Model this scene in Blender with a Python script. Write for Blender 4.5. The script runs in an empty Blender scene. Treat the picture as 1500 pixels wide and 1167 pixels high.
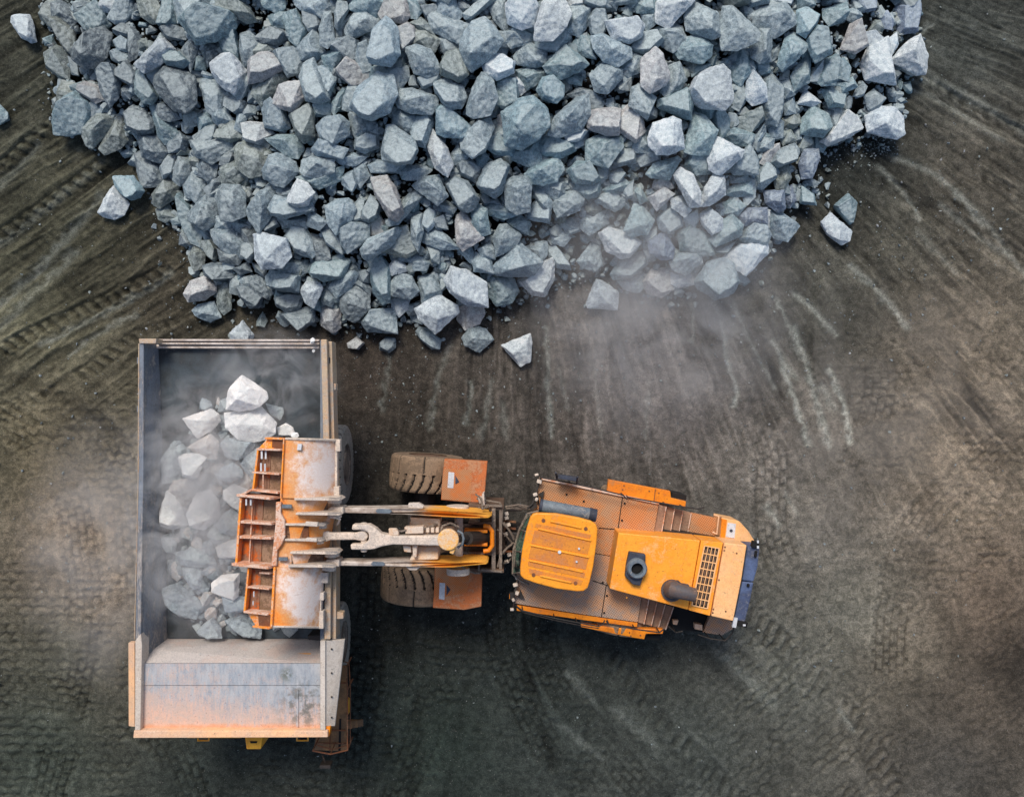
import bpy, bmesh, math, random
import numpy as np
from mathutils import Vector, Matrix, noise as mnoise
from mathutils.geometry import delaunay_2d_cdt

random.seed(7)
rng = np.random.default_rng(7)
R = math.radians
scene = bpy.context.scene
COL = scene.collection

# ---------------------------------------------------------------- camera, sky, sun, exposure
CAM_H, FPX = 30.0, 1290.0            # drone height in metres, focal length in photo pixels
cam_data = bpy.data.cameras.new('Camera')
cam = bpy.data.objects.new('Camera', cam_data)
COL.objects.link(cam)
cam.location = (0, 0, CAM_H)
cam_data.sensor_fit = 'HORIZONTAL'
cam_data.angle = 2 * math.atan(750.0 / FPX)
cam_data.clip_start, cam_data.clip_end = 0.1, 2000
scene.camera = cam

world = bpy.data.worlds.new("World")
scene.world = world
world.use_nodes = True
wn = world.node_tree
wn.nodes.clear()
sky = wn.nodes.new('ShaderNodeTexSky')
sky.sky_type = 'NISHITA'
sky.sun_disc = False
SUN_EL, SUN_AZ = R(54), R(-14)      # azimuth measured from +y (top of photo) towards +x
sky.sun_elevation, sky.sun_rotation = SUN_EL, SUN_AZ
sky.air_density, sky.dust_density, sky.ozone_density = 1.0, 2.5, 1.0
bg = wn.nodes.new('ShaderNodeBackground')
bg.inputs['Strength'].default_value = 0.10
wo = wn.nodes.new('ShaderNodeOutputWorld')
wn.links.new(sky.outputs[0], bg.inputs[0]); wn.links.new(bg.outputs[0], wo.inputs[0])

sd = bpy.data.lights.new('Sun', 'SUN')
sd.energy, sd.angle, sd.color = 1.9, R(18), (1.0, 0.93, 0.84)
sun = bpy.data.objects.new('Sun', sd)
COL.objects.link(sun)
to_sun = Vector((math.sin(SUN_AZ) * math.cos(SUN_EL), math.cos(SUN_AZ) * math.cos(SUN_EL), math.sin(SUN_EL)))
sun.rotation_euler = to_sun.to_track_quat('Z', 'Y').to_euler()
sun.location = to_sun * 60

scene.view_settings.view_transform = 'Standard'
scene.view_settings.look = 'None'
scene.view_settings.exposure = 0.55
scene.view_settings.gamma = 1.0
scene.cycles.use_denoising = True
scene.cycles.volume_bounces = 1
scene.cycles.volume_step_rate = 1.0
scene.cycles.volume_max_steps = 96

# ---------------------------------------------------------------- helpers
def P(px, py, z=0.0):
    """The place at height z that stands at this spot of the survey photo."""
    k = (CAM_H - z) / FPX
    return Vector(((px - 750.0) * k, (583.5 - py) * k, z))

WLOC = {}

def tag(o, label=None, cat=None, group=None, kind=None):
    if label: o['label'] = label
    if cat: o['category'] = cat
    if group: o['group'] = group
    if kind: o['kind'] = kind
    return o

def empty(name, loc, label, cat, group=None):
    o = bpy.data.objects.new(name, None)
    COL.objects.link(o)
    o.location = loc
    o.empty_display_size = 0.3
    WLOC[o.name] = Vector(loc)
    return tag(o, label, cat, group)

def link_mesh(name, me, m, parent=None, origin=None):
    """Link world-space mesh data with its origin moved to the piece itself."""
    if origin is None:
        n = len(me.vertices)
        co = np.empty(n * 3, dtype=np.float32); me.vertices.foreach_get('co', co)
        co = co.reshape(-1, 3)
        origin = Vector([float(v) for v in (co.min(0) + co.max(0)) / 2])
    me.transform(Matrix.Translation(-origin))
    o = bpy.data.objects.new(name, me)
    COL.objects.link(o)
    if m: me.materials.append(m)
    if parent is not None:
        o.parent = parent
        o.location = origin - WLOC[parent.name]
    else:
        o.location = origin
    WLOC[o.name] = origin
    return o

class MB:
    """Collects shapes in world space and links them as one mesh object."""
    def __init__(s): s.v, s.f, s.g = [], [], []
    def add(s, vs, fs):
        b = len(s.v); s.g.append((b, len(s.f), len(vs), len(fs))); s.v += [Vector(v) for v in vs]; s.f += [[b + i for i in f] for f in fs]; return s
    def prism(s, poly, zt, zb, dz=None):
        """poly in photo pixels at the top; zt a height or one per corner; straight sides down to zb."""
        n = len(poly)
        zs = zt if isinstance(zt, (list, tuple)) else [zt] * n
        top = [P(x, y, z) for (x, y), z in zip(poly, zs)]
        if isinstance(zb, (list, tuple)): zbs = zb
        else: zbs = [zb] * n
        return s.loft(top, [Vector((t.x, t.y, b)) for t, b in zip(top, zbs)])
    def loft(s, top, bot):
        n = len(top)
        a = sum(top[i].x * top[(i + 1) % n].y - top[(i + 1) % n].x * top[i].y for i in range(n))
        if a < 0: top, bot = top[::-1], bot[::-1]
        fs = [list(range(n)), list(range(2 * n - 1, n - 1, -1))]
        for i in range(n):
            j = (i + 1) % n
            fs.append([i, n + i, n + j, j])
        return s.add(list(top) + list(bot), fs)
    def box(s, c, size, yaw=0.0, pitch=0.0, roll=0.0):
        m = Matrix.Translation(Vector(c)) @ Matrix.Rotation(yaw, 4, 'Z') @ Matrix.Rotation(pitch, 4, 'Y') @ Matrix.Rotation(roll, 4, 'X')
        hx, hy, hz = [d / 2 for d in size]
        vs = [m @ Vector((x, y, z)) for x in (-hx, hx) for y in (-hy, hy) for z in (-hz, hz)]
        return s.add(vs, [(0, 1, 3, 2), (4, 6, 7, 5), (0, 4, 5, 1), (2, 3, 7, 6), (0, 2, 6, 4), (1, 5, 7, 3)])
    def beam(s, a, b, w, h):
        """a rectangular bar from a to b, w wide (level), h high"""
        a, b = Vector(a), Vector(b)
        d = (b - a).normalized()
        side = d.cross(Vector((0, 0, 1)))
        if side.length < 1e-4: side = Vector((1, 0, 0))
        side.normalize(); up = side.cross(d).normalized()
        vs = []
        for p in (a, b):
            for x, z in ((-1, -1), (1, -1), (1, 1), (-1, 1)):
                vs.append(p + side * x * w / 2 + up * z * h / 2)
        return s.add(vs, [(0, 1, 2, 3), (7, 6, 5, 4), (0, 4, 5, 1), (1, 5, 6, 2), (2, 6, 7, 3), (3, 7, 4, 0)])
    def tube(s, pts, r, n=10, caps=True):
        pts = [Vector(p) for p in pts]
        rs = r if isinstance(r, (list, tuple)) else [r] * len(pts)
        rings = []
        prev = None
        for i, p in enumerate(pts):
            if i == 0: d = pts[1] - pts[0]
            elif i == len(pts) - 1: d = pts[-1] - pts[-2]
            else: d = (pts[i + 1] - p).normalized() + (p - pts[i - 1]).normalized()
            d.normalize()
            if prev is None:
                a = d.orthogonal().normalized()
            else:
                a = (prev - d * prev.dot(d))
                a = a.normalized() if a.length > 1e-5 else d.orthogonal().normalized()
            prev = a
            b = d.cross(a)
            rings.append([p + (a * math.cos(t) + b * math.sin(t)) * rs[i] for t in [2 * math.pi * k / n for k in range(n)]])
        vs = [v for ring in rings for v in ring]
        fs = []
        for i in range(len(rings) - 1):
            for k in range(n):
                k2 = (k + 1) % n
                fs.append((i * n + k, i * n + k2, (i + 1) * n + k2, (i + 1) * n + k))
        if caps:
            fs.append(list(range(n))[::-1]); fs.append([(len(rings) - 1) * n + k for k in range(n)])
        return s.add(vs, fs)
    def disc(s, c, r, h, n=20):
        c = Vector(c)
        return s.tube([c, c + Vector((0, 0, h))], r, n)
    def lathe(s, c, axis, prof, n=40):
        """prof: (distance along axis, radius)"""
        c, axis = Vector(c), Vector(axis).normalized()
        a = Vector((0, 0, 1)); b = axis.cross(a)
        vs = []
        for h, r in prof:
            for k in range(n):
                t = 2 * math.pi * k / n
                vs.append(c + axis * h + (a * math.cos(t) + b * math.sin(t)) * r)
        fs = []
        for i in range(len(prof) - 1):
            for k in range(n):
                k2 = (k + 1) % n
                fs.append((i * n + k, (i + 1) * n + k, (i + 1) * n + k2, i * n + k2))
        fs.append(list(range(n))); fs.append([(len(prof) - 1) * n + k for k in range(n)][::-1])
        return s.add(vs, fs)
    def each(s, name, m, parent=None, **kw):
        """one object per shape collected"""
        o = None
        for v0, f0, nv, nf in s.g:
            q = MB(); q.v = s.v[v0:v0 + nv]; q.f = [[i - v0 for i in f] for f in s.f[f0:f0 + nf]]; q.g = [(0, 0, nv, nf)]
            r = q.build(name, m, parent, **kw); o = o or r
        return o
    def build(s, name, m, parent=None, bevel=0.0, smooth=False, origin=None, label=None):
        me = bpy.data.meshes.new(name)
        me.from_pydata([tuple(v) for v in s.v], [], s.f)
        bm = bmesh.new(); bm.from_mesh(me)
        bmesh.ops.recalc_face_normals(bm, faces=bm.faces)
        bm.to_mesh(me); bm.free()
        o = link_mesh(name, me, m, parent, origin)
        if smooth:
            me.shade_smooth()
            try: me.set_sharp_from_angle(angle=R(38))
            except Exception: pass
        if bevel:
            md = o.modifiers.new('Bevel', 'BEVEL'); md.width = bevel; md.segments = 2
            md.limit_method = 'ANGLE'; md.angle_limit = R(35)
        if label: o['label'] = label
        return o

# ---------------------------------------------------------------- numpy noise
def vnoise(x, y, seed=0):
    """smooth value noise in 0..1"""
    r = np.random.default_rng(seed + 100).random((256, 256))
    xi, yi = np.floor(x).astype(int), np.floor(y).astype(int)
    fx, fy = x - xi, y - yi
    fx, fy = fx * fx * (3 - 2 * fx), fy * fy * (3 - 2 * fy)
    g = lambda a, b: r[a % 256, b % 256]
    return (g(xi, yi) * (1 - fx) + g(xi + 1, yi) * fx) * (1 - fy) + (g(xi, yi + 1) * (1 - fx) + g(xi + 1, yi + 1) * fx) * fy

def fbm(x, y, o=4, seed=0):
    s, a, t = 0, 1, 0
    for k in range(o):
        s = s + a * vnoise(x * 2 ** k + 17.3 * k, y * 2 ** k + 5.1 * k, seed + k); t += a; a *= 0.55
    return s / t

def lin(c):
    c = np.asarray(c, dtype=float) / 255.0
    return np.where(c <= 0.04045, c / 12.92, ((c + 0.055) / 1.055) ** 2.4)

def L(r, g, b, k=1.0):
    v = lin((r, g, b)) * k
    return (float(v[0]), float(v[1]), float(v[2]), 1.0)

# ---------------------------------------------------------------- materials
class NT:
    def __init__(s, name):
        s.m = bpy.data.materials.new(name); s.m.use_nodes = True
        s.t = s.m.node_tree; s.t.nodes.clear()
        s.out = s.n('ShaderNodeOutputMaterial')
    def n(s, typ, **kw):
        nd = s.t.nodes.new(typ)
        for k, v in kw.items(): setattr(nd, k, v)
        return nd
    def l(s, a, b): s.t.links.new(a, b)
    def pos(s, rot=0.0, scale=(1, 1, 1)):
        g = s.n('ShaderNodeNewGeometry'); mp = s.n('ShaderNodeMapping')
        mp.inputs['Rotation'].default_value[2] = rot; mp.inputs['Scale'].default_value = scale
        s.l(g.outputs['Position'], mp.inputs[0]); return mp.outputs[0]
    def noise(s, vec, scale, detail=4, rough=0.55, dist=0.0):
        n = s.n('ShaderNodeTexNoise'); n.inputs['Scale'].default_value = scale
        n.inputs['Detail'].default_value = detail; n.inputs['Roughness'].default_value = rough
        n.inputs['Distortion'].default_value = dist
        s.l(vec, n.inputs['Vector']); return n.outputs['Fac']
    def ramp(s, v, a, b):
        r = s.n('ShaderNodeMapRange'); r.interpolation_type = 'SMOOTHSTEP'
        r.inputs['From Min'].default_value = a; r.inputs['From Max'].default_value = b
        s.l(v, r.inputs['Value']); return r.outputs[0]
    def mix(s, f, a, b, mode='MIX'):
        m = s.n('ShaderNodeMix', data_type='RGBA', blend_type=mode)
        for sock, v in ((m.inputs[0], f), (m.inputs[6], a), (m.inputs[7], b)):
            if isinstance(v, (int, float)): sock.default_value = v
            elif isinstance(v, tuple): sock.default_value = v
            else: s.l(v, sock)
        return m.outputs[2]
    def math(s, op, a, b=0.0):
        m = s.n('ShaderNodeMath', operation=op)
        for i, v in enumerate((a, b)):
            if isinstance(v, (int, float)): m.inputs[i].default_value = v
            else: s.l(v, m.inputs[i])
        return m.outputs[0]
    def bump(s, h, strength, dist=0.02, prev=None):
        b = s.n('ShaderNodeBump'); b.inputs['Strength'].default_value = strength; b.inputs['Distance'].default_value = dist
        s.l(h, b.inputs['Height'])
        if prev is not None: s.l(prev, b.inputs['Normal'])
        return b.outputs[0]
    def surf(s, col, rough=0.7, metal=0.0, normal=None, spec=0.4):
        p = s.n('ShaderNodeBsdfPrincipled')
        if isinstance(col, tuple): p.inputs['Base Color'].default_value = col
        else: s.l(col, p.inputs['Base Color'])
        if isinstance(rough, (int, float)): p.inputs['Roughness'].default_value = rough
        else: s.l(rough, p.inputs['Roughness'])
        p.inputs['Metallic'].default_value = metal
        p.inputs['Specular IOR Level'].default_value = spec
        if normal is not None: s.l(normal, p.inputs['Normal'])
        s.l(p.outputs[0], s.out.inputs[0]); return s.m

def paint(name, c1, c2=None, dust=None, amt=0.35, scale=1.2, rough=0.55, metal=0.0, bump=0.25, speck=None, rot=0.0, stretch=(1, 1, 1), spec=0.35):
    """worn surface: two tones, a settled dust, small dark chips"""
    s = NT(name); v = s.pos(rot, stretch)
    big = s.noise(v, scale, 5, 0.6, 0.3); mid = s.noise(v, scale * 5.5, 5, 0.65); fine = s.ramp(s.noise(v, 24, 4, 0.75), .34, .66)
    c = s.mix(s.ramp(big, 0.38, 0.62), c1, c2 or c1)
    c = s.mix(s.math('MULTIPLY', s.ramp(mid, 0.45, 0.75), 0.45), c, tuple([x * 0.62 for x in (c2 or c1)[:3]] + [1.0]))
    ro = rough
    if dust is not None:
        g = s.math('ADD', s.math('MULTIPLY', big, 0.55), s.math('MULTIPLY', mid, 0.45))
        g = s.math('ADD', g, s.math('MULTIPLY', s.math('SUBTRACT', fine, 0.5), 0.07))
        f = s.ramp(g, 0.72 - amt * 0.62, 0.86 - amt * 0.62)
        c = s.mix(f, c, dust)
        ro = s.math('ADD', s.math('MULTIPLY', f, 0.9 - rough), rough)
    sp = s.ramp(s.noise(v, 17, 2, 0.5), 0.66, 0.72)
    c = s.mix(s.math('MULTIPLY', sp, 0.55), c, speck or (0.05, 0.035, 0.03, 1))
    c = s.mix(0.22, c, s.mix(fine, (0.25, 0.25, 0.25, 1), (0.78, 0.78, 0.78, 1)), 'OVERLAY')
    nb = s.bump(s.math('ADD', s.math('MULTIPLY', mid, 1.0), s.math('MULTIPLY', fine, 0.2)), bump, 0.02)
    return s.surf(c, ro, metal, nb, spec)

def deck_mat(name, c1, c2, hole, rot=0.0, pitch=0.085):
    """punched anti-slip plate"""
    s = NT(name); v = s.pos(rot)
    sep = s.n('ShaderNodeSeparateXYZ'); s.l(v, sep.inputs[0])
    k = 2 * math.pi / pitch
    sx = s.math('SINE', s.math('MULTIPLY', sep.outputs[0], k)); sy = s.math('SINE', s.math('MULTIPLY', sep.outputs[1], k))
    d = s.ramp(s.math('MULTIPLY', sx, sy), 0.15, 0.55)
    vp = s.pos(rot); big = s.noise(vp, 1.1, 5, 0.6); mid = s.noise(vp, 7, 4, 0.6)
    c = s.mix(s.ramp(s.math('ADD', s.math('MULTIPLY', big, .7), s.math('MULTIPLY', mid, .3)), 0.42, 0.58), c1, c2)
    c = s.mix(s.math('MULTIPLY', d, 0.75), c, hole)
    fine = s.noise(vp, 40, 2, 0.7)
    c = s.mix(0.35, c, s.mix(fine, (0.25, 0.25, 0.25, 1), (0.8, 0.8, 0.8, 1)), 'OVERLAY')
    return s.surf(c, 0.8, 0.0, s.bump(d, 0.35, 0.01), 0.25)

def rock_mat():
    s = NT('quarried_rock'); g = s.n('ShaderNodeAttribute'); g.attribute_name = 'tint'
    v = s.pos()
    big = s.noise(v, 1.6, 4, 0.6, 0.4); mid = s.noise(v, 7, 7, 0.72, 0.3); fine = s.noise(v, 26, 5, 0.78)
    c = s.mix(0.55, g.outputs['Color'], s.mix(s.ramp(big, .3, .7), (0.38, 0.40, 0.42, 1), (0.60, 0.60, 0.59, 1)), 'OVERLAY')
    c = s.mix(0.6, c, s.mix(s.ramp(mid, .36, .64), (0.28, 0.29, 0.30, 1), (0.72, 0.72, 0.71, 1)), 'OVERLAY')
    c = s.mix(0.6, c, s.mix(s.ramp(fine, .36, .64), (0.22, 0.22, 0.22, 1), (0.78, 0.78, 0.78, 1)), 'OVERLAY')
    nv = s.noise(v, 2.6, 5, 0.6, 1.8)
    vein = s.math('MULTIPLY', s.ramp(nv, 0.485, 0.5), s.ramp(nv, 0.515, 0.5))
    c = s.mix(s.math('MULTIPLY', vein, 0.3), c, (0.5, 0.52, 0.54, 1))
    # pale stone dust on level faces, painted stronger so tops look lit
    gg = s.n('ShaderNodeNewGeometry'); sp = s.n('ShaderNodeSeparateXYZ'); s.l(gg.outputs['True Normal'], sp.inputs[0])
    f = s.math('MULTIPLY', s.ramp(s.math('ADD', sp.outputs[2], s.math('MULTIPLY', mid, 0.5)), 0.95, 1.3), 0.45)
    c = s.mix(f, c, L(184, 194, 192))
    nb = s.bump(mid, 0.55, 0.035); nb = s.bump(fine, 0.6, 0.012, nb)
    return s.surf(c, 0.85, 0.0, nb, 0.3)

def soil_mat():
    s = NT('packed_soil'); g = s.n('ShaderNodeAttribute'); g.attribute_name = 'soil'
    v = s.pos(); mid = s.noise(v, 4.5, 6, 0.68, 0.3); fine = s.noise(v, 26, 5, 0.75); grit = s.noise(v, 75, 3, 0.7)
    lo = s.noise(v, 1.1, 5, 0.7, 0.6)
    c = s.mix(0.3, g.outputs['Color'], s.mix(s.ramp(lo, .34, .66), (0.26, 0.27, 0.26, 1), (0.72, 0.71, 0.70, 1)), 'OVERLAY')
    c = s.mix(0.6, c, s.mix(s.ramp(mid, .36, .64), (0.26, 0.27, 0.26, 1), (0.74, 0.73, 0.72, 1)), 'OVERLAY')
    c = s.mix(0.65, c, s.mix(s.ramp(fine, .35, .65), (0.22, 0.22, 0.21, 1), (0.78, 0.78, 0.77, 1)), 'OVERLAY')
    c = s.mix(0.5, c, s.mix(s.ramp(grit, .3, .7), (0.25, 0.25, 0.25, 1), (0.80, 0.80, 0.80, 1)), 'OVERLAY')
    chip = s.ramp(s.noise(v, 24, 2, 0.5), 0.68, 0.71)
    c = s.mix(s.math('MULTIPLY', chip, 0.45), c, (0.26, 0.25, 0.23, 1))
    nb = s.bump(mid, 0.7, 0.12); nb = s.bump(fine, 0.9, 0.045, nb); nb = s.bump(grit, 0.5, 0.01, nb)
    return s.surf(c, 0.95, 0.0, nb, 0.15)

DUST = L(196, 178, 162, 0.85)
M_ROCK, M_SOIL = rock_mat(), soil_mat()
M_ORANGE = paint('orange_paint', L(240, 142, 22, .9), L(232, 128, 20, .85), L(196, 128, 72, .8), 0.28, 1.1, 0.42)
M_HOOD = paint('hood_orange_paint', L(248, 162, 52), L(244, 148, 38), L(236, 172, 104), 0.36, 0.9, 0.4, bump=0.12)
M_PEACH = paint('sun_bleached_peach_paint', L(240, 184, 128), L(238, 176, 112), L(226, 178, 138), 0.3, 1.0, 0.5, bump=0.1)
M_ROOF = paint('cab_roof_yellow_orange', L(242, 156, 40), L(236, 144, 30), L(204, 142, 78), 0.3, 1.3, 0.42)
M_RUST = paint('rust_brown_metal', L(128, 78, 48), L(96, 62, 44), L(150, 112, 82), 0.35, 1.4, 0.7)
M_FENDER = paint('dusty_rust_orange_fender', L(190, 106, 56), L(168, 92, 48), L(176, 128, 94), 0.42, 1.6, 0.7)
M_PALE = paint('pale_dusted_steel', L(196, 184, 172), L(170, 156, 142), L(214, 196, 178), 0.45, 1.6, 0.6)
def boom_mat():
    """lift arms: orange paint kept near the frame, rubbed to dusty grey steel toward the bucket"""
    s = NT('worn_boom_paint'); v = s.pos(0, (.5, 2.5, 1)); sep = s.n('ShaderNodeSeparateXYZ'); g = s.n('ShaderNodeNewGeometry'); s.l(g.outputs['Position'], sep.inputs[0])
    mid = s.noise(v, 4, 6, 0.7, .3); vp = s.pos(); fine = s.noise(vp, 36, 4, .7)
    f = s.math('ADD', s.ramp(sep.outputs[0], -3.6, -1.4), s.math('MULTIPLY', s.math('SUBTRACT', mid, .5), 1.5))
    c = s.mix(s.ramp(s.noise(vp, 3, 5, .65), .35, .65), L(198, 186, 174), L(156, 140, 126))
    c = s.mix(s.ramp(f, .3, .8), c, L(238, 166, 64))
    c = s.mix(s.math('MULTIPLY', s.ramp(s.noise(vp, 12, 3, .5), .6, .68), .5), c, L(110, 84, 66))
    c = s.mix(0.4, c, s.mix(fine, (0.25, 0.25, 0.25, 1), (0.8, 0.8, 0.8, 1)), 'OVERLAY')
    return s.surf(c, .6, 0, s.bump(mid, .2, .02), .3)
M_ARM = boom_mat()
M_BOOM = paint('boom_paint', L(206, 176, 146), L(216, 150, 72), L(204, 186, 168), 0.55, 0.8, 0.55)
M_HEAD = paint('dusty_orange_casting', L(232, 178, 96), L(224, 164, 88), L(214, 184, 150), 0.45, 1.8, 0.6)
M_YEL = paint('yellow_orange_paint', L(240, 174, 52), L(236, 158, 40), L(216, 176, 120), 0.3, 1.4, 0.5)
M_DARK = paint('dark_greasy_steel', L(52, 46, 42), L(38, 34, 32), L(92, 74, 60), 0.25, 2.0, 0.6)
M_BROWN = paint('oily_brown_frame', L(112, 86, 68), L(84, 64, 52), L(140, 116, 96), 0.35, 1.8, 0.65)
M_HOSE = paint('dusty_hose', L(120, 106, 94), L(90, 80, 72), L(150, 134, 118), 0.4, 3.0, 0.7)
M_RUBBER = paint('dusty_tyre_rubber', L(112, 94, 76), L(88, 76, 64), L(136, 114, 92), 0.5, 1.6, 0.85, bump=0.35)
M_RUBBER_GREY = paint('grey_tyre_rubber', L(140, 134, 124), L(112, 110, 106), L(160, 150, 138), 0.5, 1.6, 0.85)
M_GROOVE = paint('tyre_groove', L(34, 30, 28), L(28, 26, 24), None, 0, 1.5, 0.9)
M_BLUE = paint('blue_grey_guard', L(84, 100, 134), L(62, 72, 98), L(110, 112, 122), 0.3, 1.6, 0.6)
M_CHAR = paint('charcoal_casting', L(58, 64, 78), L(48, 50, 60), L(108, 104, 104), 0.25, 2.5, 0.6)
M_EXH = paint('burnt_exhaust', L(82, 78, 80), L(100, 80, 70), L(130, 106, 92), 0.3, 3.0, 0.6)
M_BLACK = paint('black_void', L(22, 20, 20), L(16, 15, 15), None, 0, 1.5, 0.8)
M_CAN = paint('blue_grey_canister', L(112, 122, 128), L(88, 98, 108), L(146, 140, 134), 0.3, 2.0, 0.55)
M_WHITE = paint('white_sticker', L(206, 208, 210), L(190, 192, 196), L(180, 160, 140), 0.2, 3.0, 0.5)
M_DECK = deck_mat('punched_rust_deck', L(200, 132, 82), L(184, 140, 104), L(92, 58, 40), R(-10))
M_DECK2 = deck_mat('punched_grey_deck', L(194, 144, 106), L(160, 138, 122), L(92, 74, 62), R(-10))
M_DECK3 = deck_mat('punched_front_deck', L(196, 116, 64), L(178, 128, 90), L(120, 76, 48), R(-4), 0.07)
M_STEP = paint('dusty_brown_step', L(160, 124, 100), L(138, 108, 88), L(150, 122, 100), 0.4, 2.0, 0.75)
M_BRDECK = paint('muddy_brown_deck', L(142, 106, 70), L(112, 86, 62), L(110, 92, 70), 0.3, 2.5, 0.8)
M_TAN = paint('tan_rail_paint', L(184, 164, 136), L(192, 150, 112), L(170, 158, 144), 0.45, 1.2, 0.6, speck=(0.12, 0.09, 0.07, 1))
M_TRPEACH = paint('peach_canopy_paint', L(236, 186, 140), L(214, 176, 146), L(222, 190, 162), 0.3, 0.9, 0.6)
M_TRGREY = paint('grey_tan_canopy_paint', L(200, 190, 178), L(190, 176, 160), L(208, 198, 186), 0.3, 1.2, 0.6)
M_BEDWALL = paint('scuffed_blue_grey_wall', L(118, 126, 136), L(92, 98, 106), L(158, 150, 142), 0.38, 1.0, 0.6, stretch=(3, .5, 1))
M_BED = paint('scraped_dark_bed_steel', L(66, 76, 82), L(46, 50, 52), L(112, 106, 104), 0.25, 0.9, 0.6)
M_LIP = paint('worn_bare_lip', L(206, 194, 184), L(150, 136, 126), L(190, 172, 154), 0.35, 3.0, 0.5)

def glass_mat():
    s = NT('green_reflection_glass')
    v = s.pos(); n = s.noise(v, 2.0, 2)
    c = s.mix(s.ramp(n, .45, .55), L(38, 46, 44), L(84, 116, 98))  # green patches painted in as reflections on dark glass
    return s.surf(c, 0.12, 0.0, None, 0.8)
M_GLASS = glass_mat()

def canopy_mat():
    """grey primer and bleached orange paint worn in large patches, oily stains at one corner"""
    s = NT('worn_canopy_plate'); v = s.pos(); sep = s.n('ShaderNodeSeparateXYZ'); s.l(v, sep.inputs[0])
    big = s.noise(v, 0.9, 6, 0.65, 0.4); mid = s.noise(v, 4.5, 6, 0.7, 0.3); fine = s.noise(v, 30, 4, 0.75)
    # orange paint survives toward the front edge and the left side
    gy = s.ramp(sep.outputs[1], -7.9, -9.6); gx = s.ramp(sep.outputs[0], -6.6, -10.6)
    f = s.math('ADD', s.math('MULTIPLY', gy, 0.75), s.math('MULTIPLY', gx, 0.35))
    f = s.math('ADD', f, s.math('MULTIPLY', s.math('SUBTRACT', big, 0.5), 1.0))
    strk = s.noise(s.pos(0, (7, 1.1, 1)), 2.2, 6, 0.72)
    f = s.math('ADD', f, s.math('MULTIPLY', s.math('SUBTRACT', mid, 0.5), 1.6))
    f = s.math('ADD', f, s.math('MULTIPLY', s.math('SUBTRACT', strk, 0.5), 1.6))
    f = s.math('ADD', f, s.math('MULTIPLY', s.math('SUBTRACT', fine, 0.5), 0.9))
    c = s.mix(s.ramp(f, 0.05, 0.95), s.mix(s.ramp(s.noise(s.pos(0, (4, 1, 1)), 1.6, 7, .78), .36, .64), L(172, 174, 176), L(142, 150, 158)), s.mix(s.ramp(mid, .35, .65), L(214, 174, 152), L(188, 168, 156)))
    edge = s.math('ADD', s.ramp(sep.outputs[1], -9.15, -9.5), s.math('MULTIPLY', s.math('SUBTRACT', mid, 0.5), 1.2))
    c = s.mix(s.math('MULTIPLY', s.ramp(edge, 0.55, 1.2), .75), c, L(216, 142, 92))
    dx = s.math('SUBTRACT', sep.outputs[0], -6.0); dy = s.math('SUBTRACT', sep.outputs[1], -8.85)
    d = s.math('SQRT', s.math('ADD', s.math('MULTIPLY', dx, dx), s.math('MULTIPLY', dy, dy)))
    st = s.math('MULTIPLY', s.ramp(d, 1.15, 0.1), s.ramp(mid, 0.42, 0.6))
    c = s.mix(s.math('MULTIPLY', st, 0.8), c, L(84, 88, 82))
    dx = s.math('SUBTRACT', sep.outputs[0], -6.5); dy = s.math('SUBTRACT', sep.outputs[1], -7.95)
    d = s.math('SQRT', s.math('ADD', s.math('MULTIPLY', dx, dx), s.math('MULTIPLY', dy, dy)))
    c = s.mix(s.math('MULTIPLY', s.math('MULTIPLY', s.ramp(d, 0.3, 0.05), s.ramp(mid, .35, .5)), 0.8), c, L(90, 98, 88))
    pit = s.ramp(s.noise(v, 21, 3, .6), 0.62, 0.68)
    c = s.mix(s.math('MULTIPLY', pit, 0.45), c, L(120, 90, 84))
    c = s.mix(0.4, c, s.mix(fine, (0.25, 0.25, 0.25, 1), (0.8, 0.8, 0.8, 1)), 'OVERLAY')
    return s.surf(c, 0.7, 0.0, s.bump(mid, 0.25, 0.02), 0.3)
M_CANOPY = canopy_mat()
M_HEADB = paint('dusted_pink_headboard', L(192, 174, 164), L(164, 162, 162), L(186, 178, 172), 0.5, 0.8, 0.65)

def bucket_mat(name, c1, c2, dust, ctr, rad):
    """orange paint rubbed bare around a spot of the shell, dusted over"""
    s = NT(name); v = s.pos(); sep = s.n('ShaderNodeSeparateXYZ'); s.l(v, sep.inputs[0])
    big = s.noise(v, 1.1, 5, 0.6, 0.4); mid = s.noise(v, 6, 6, 0.7, 0.2); fine = s.ramp(s.noise(v, 26, 5, 0.78), .34, .66)
    scr = s.noise(s.pos(R(-3), (1.2, 22, 1)), 2.0, 4, 0.6)
    c = s.mix(s.ramp(mid, .35, .65), c1, c2)
    ds = []
    for cx, cy in ctr:
        dx = s.math('SUBTRACT', sep.outputs[0], cx); dy = s.math('MULTIPLY', s.math('SUBTRACT', sep.outputs[1], cy), 0.62)
        ds.append(s.math('SQRT', s.math('ADD', s.math('MULTIPLY', dx, dx), s.math('MULTIPLY', dy, dy))))
    d = ds[0]
    for e in ds[1:]: d = s.math('MINIMUM', d, e)
    d = s.math('ADD', d, s.math('MULTIPLY', s.math('SUBTRACT', big, 0.5), 2.2))
    d = s.math('ADD', d, s.math('MULTIPLY', s.math('SUBTRACT', mid, 0.5), 1.1))
    c = s.mix(s.ramp(d, rad * 1.7, rad * 0.8), c, L(228, 162, 104, .92))
    c = s.mix(s.ramp(d, rad * .95, rad * 0.1), c, dust)
    c = s.mix(s.math('MULTIPLY', s.ramp(scr, .58, .72), 0.4), c, L(176, 138, 116))
    c = s.mix(0.4, c, s.mix(fine, (0.25, 0.25, 0.25, 1), (0.8, 0.8, 0.8, 1)), 'OVERLAY')
    return s.surf(c, 0.6, 0.0, s.bump(mid, 0.2, 0.02), 0.35)

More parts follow.
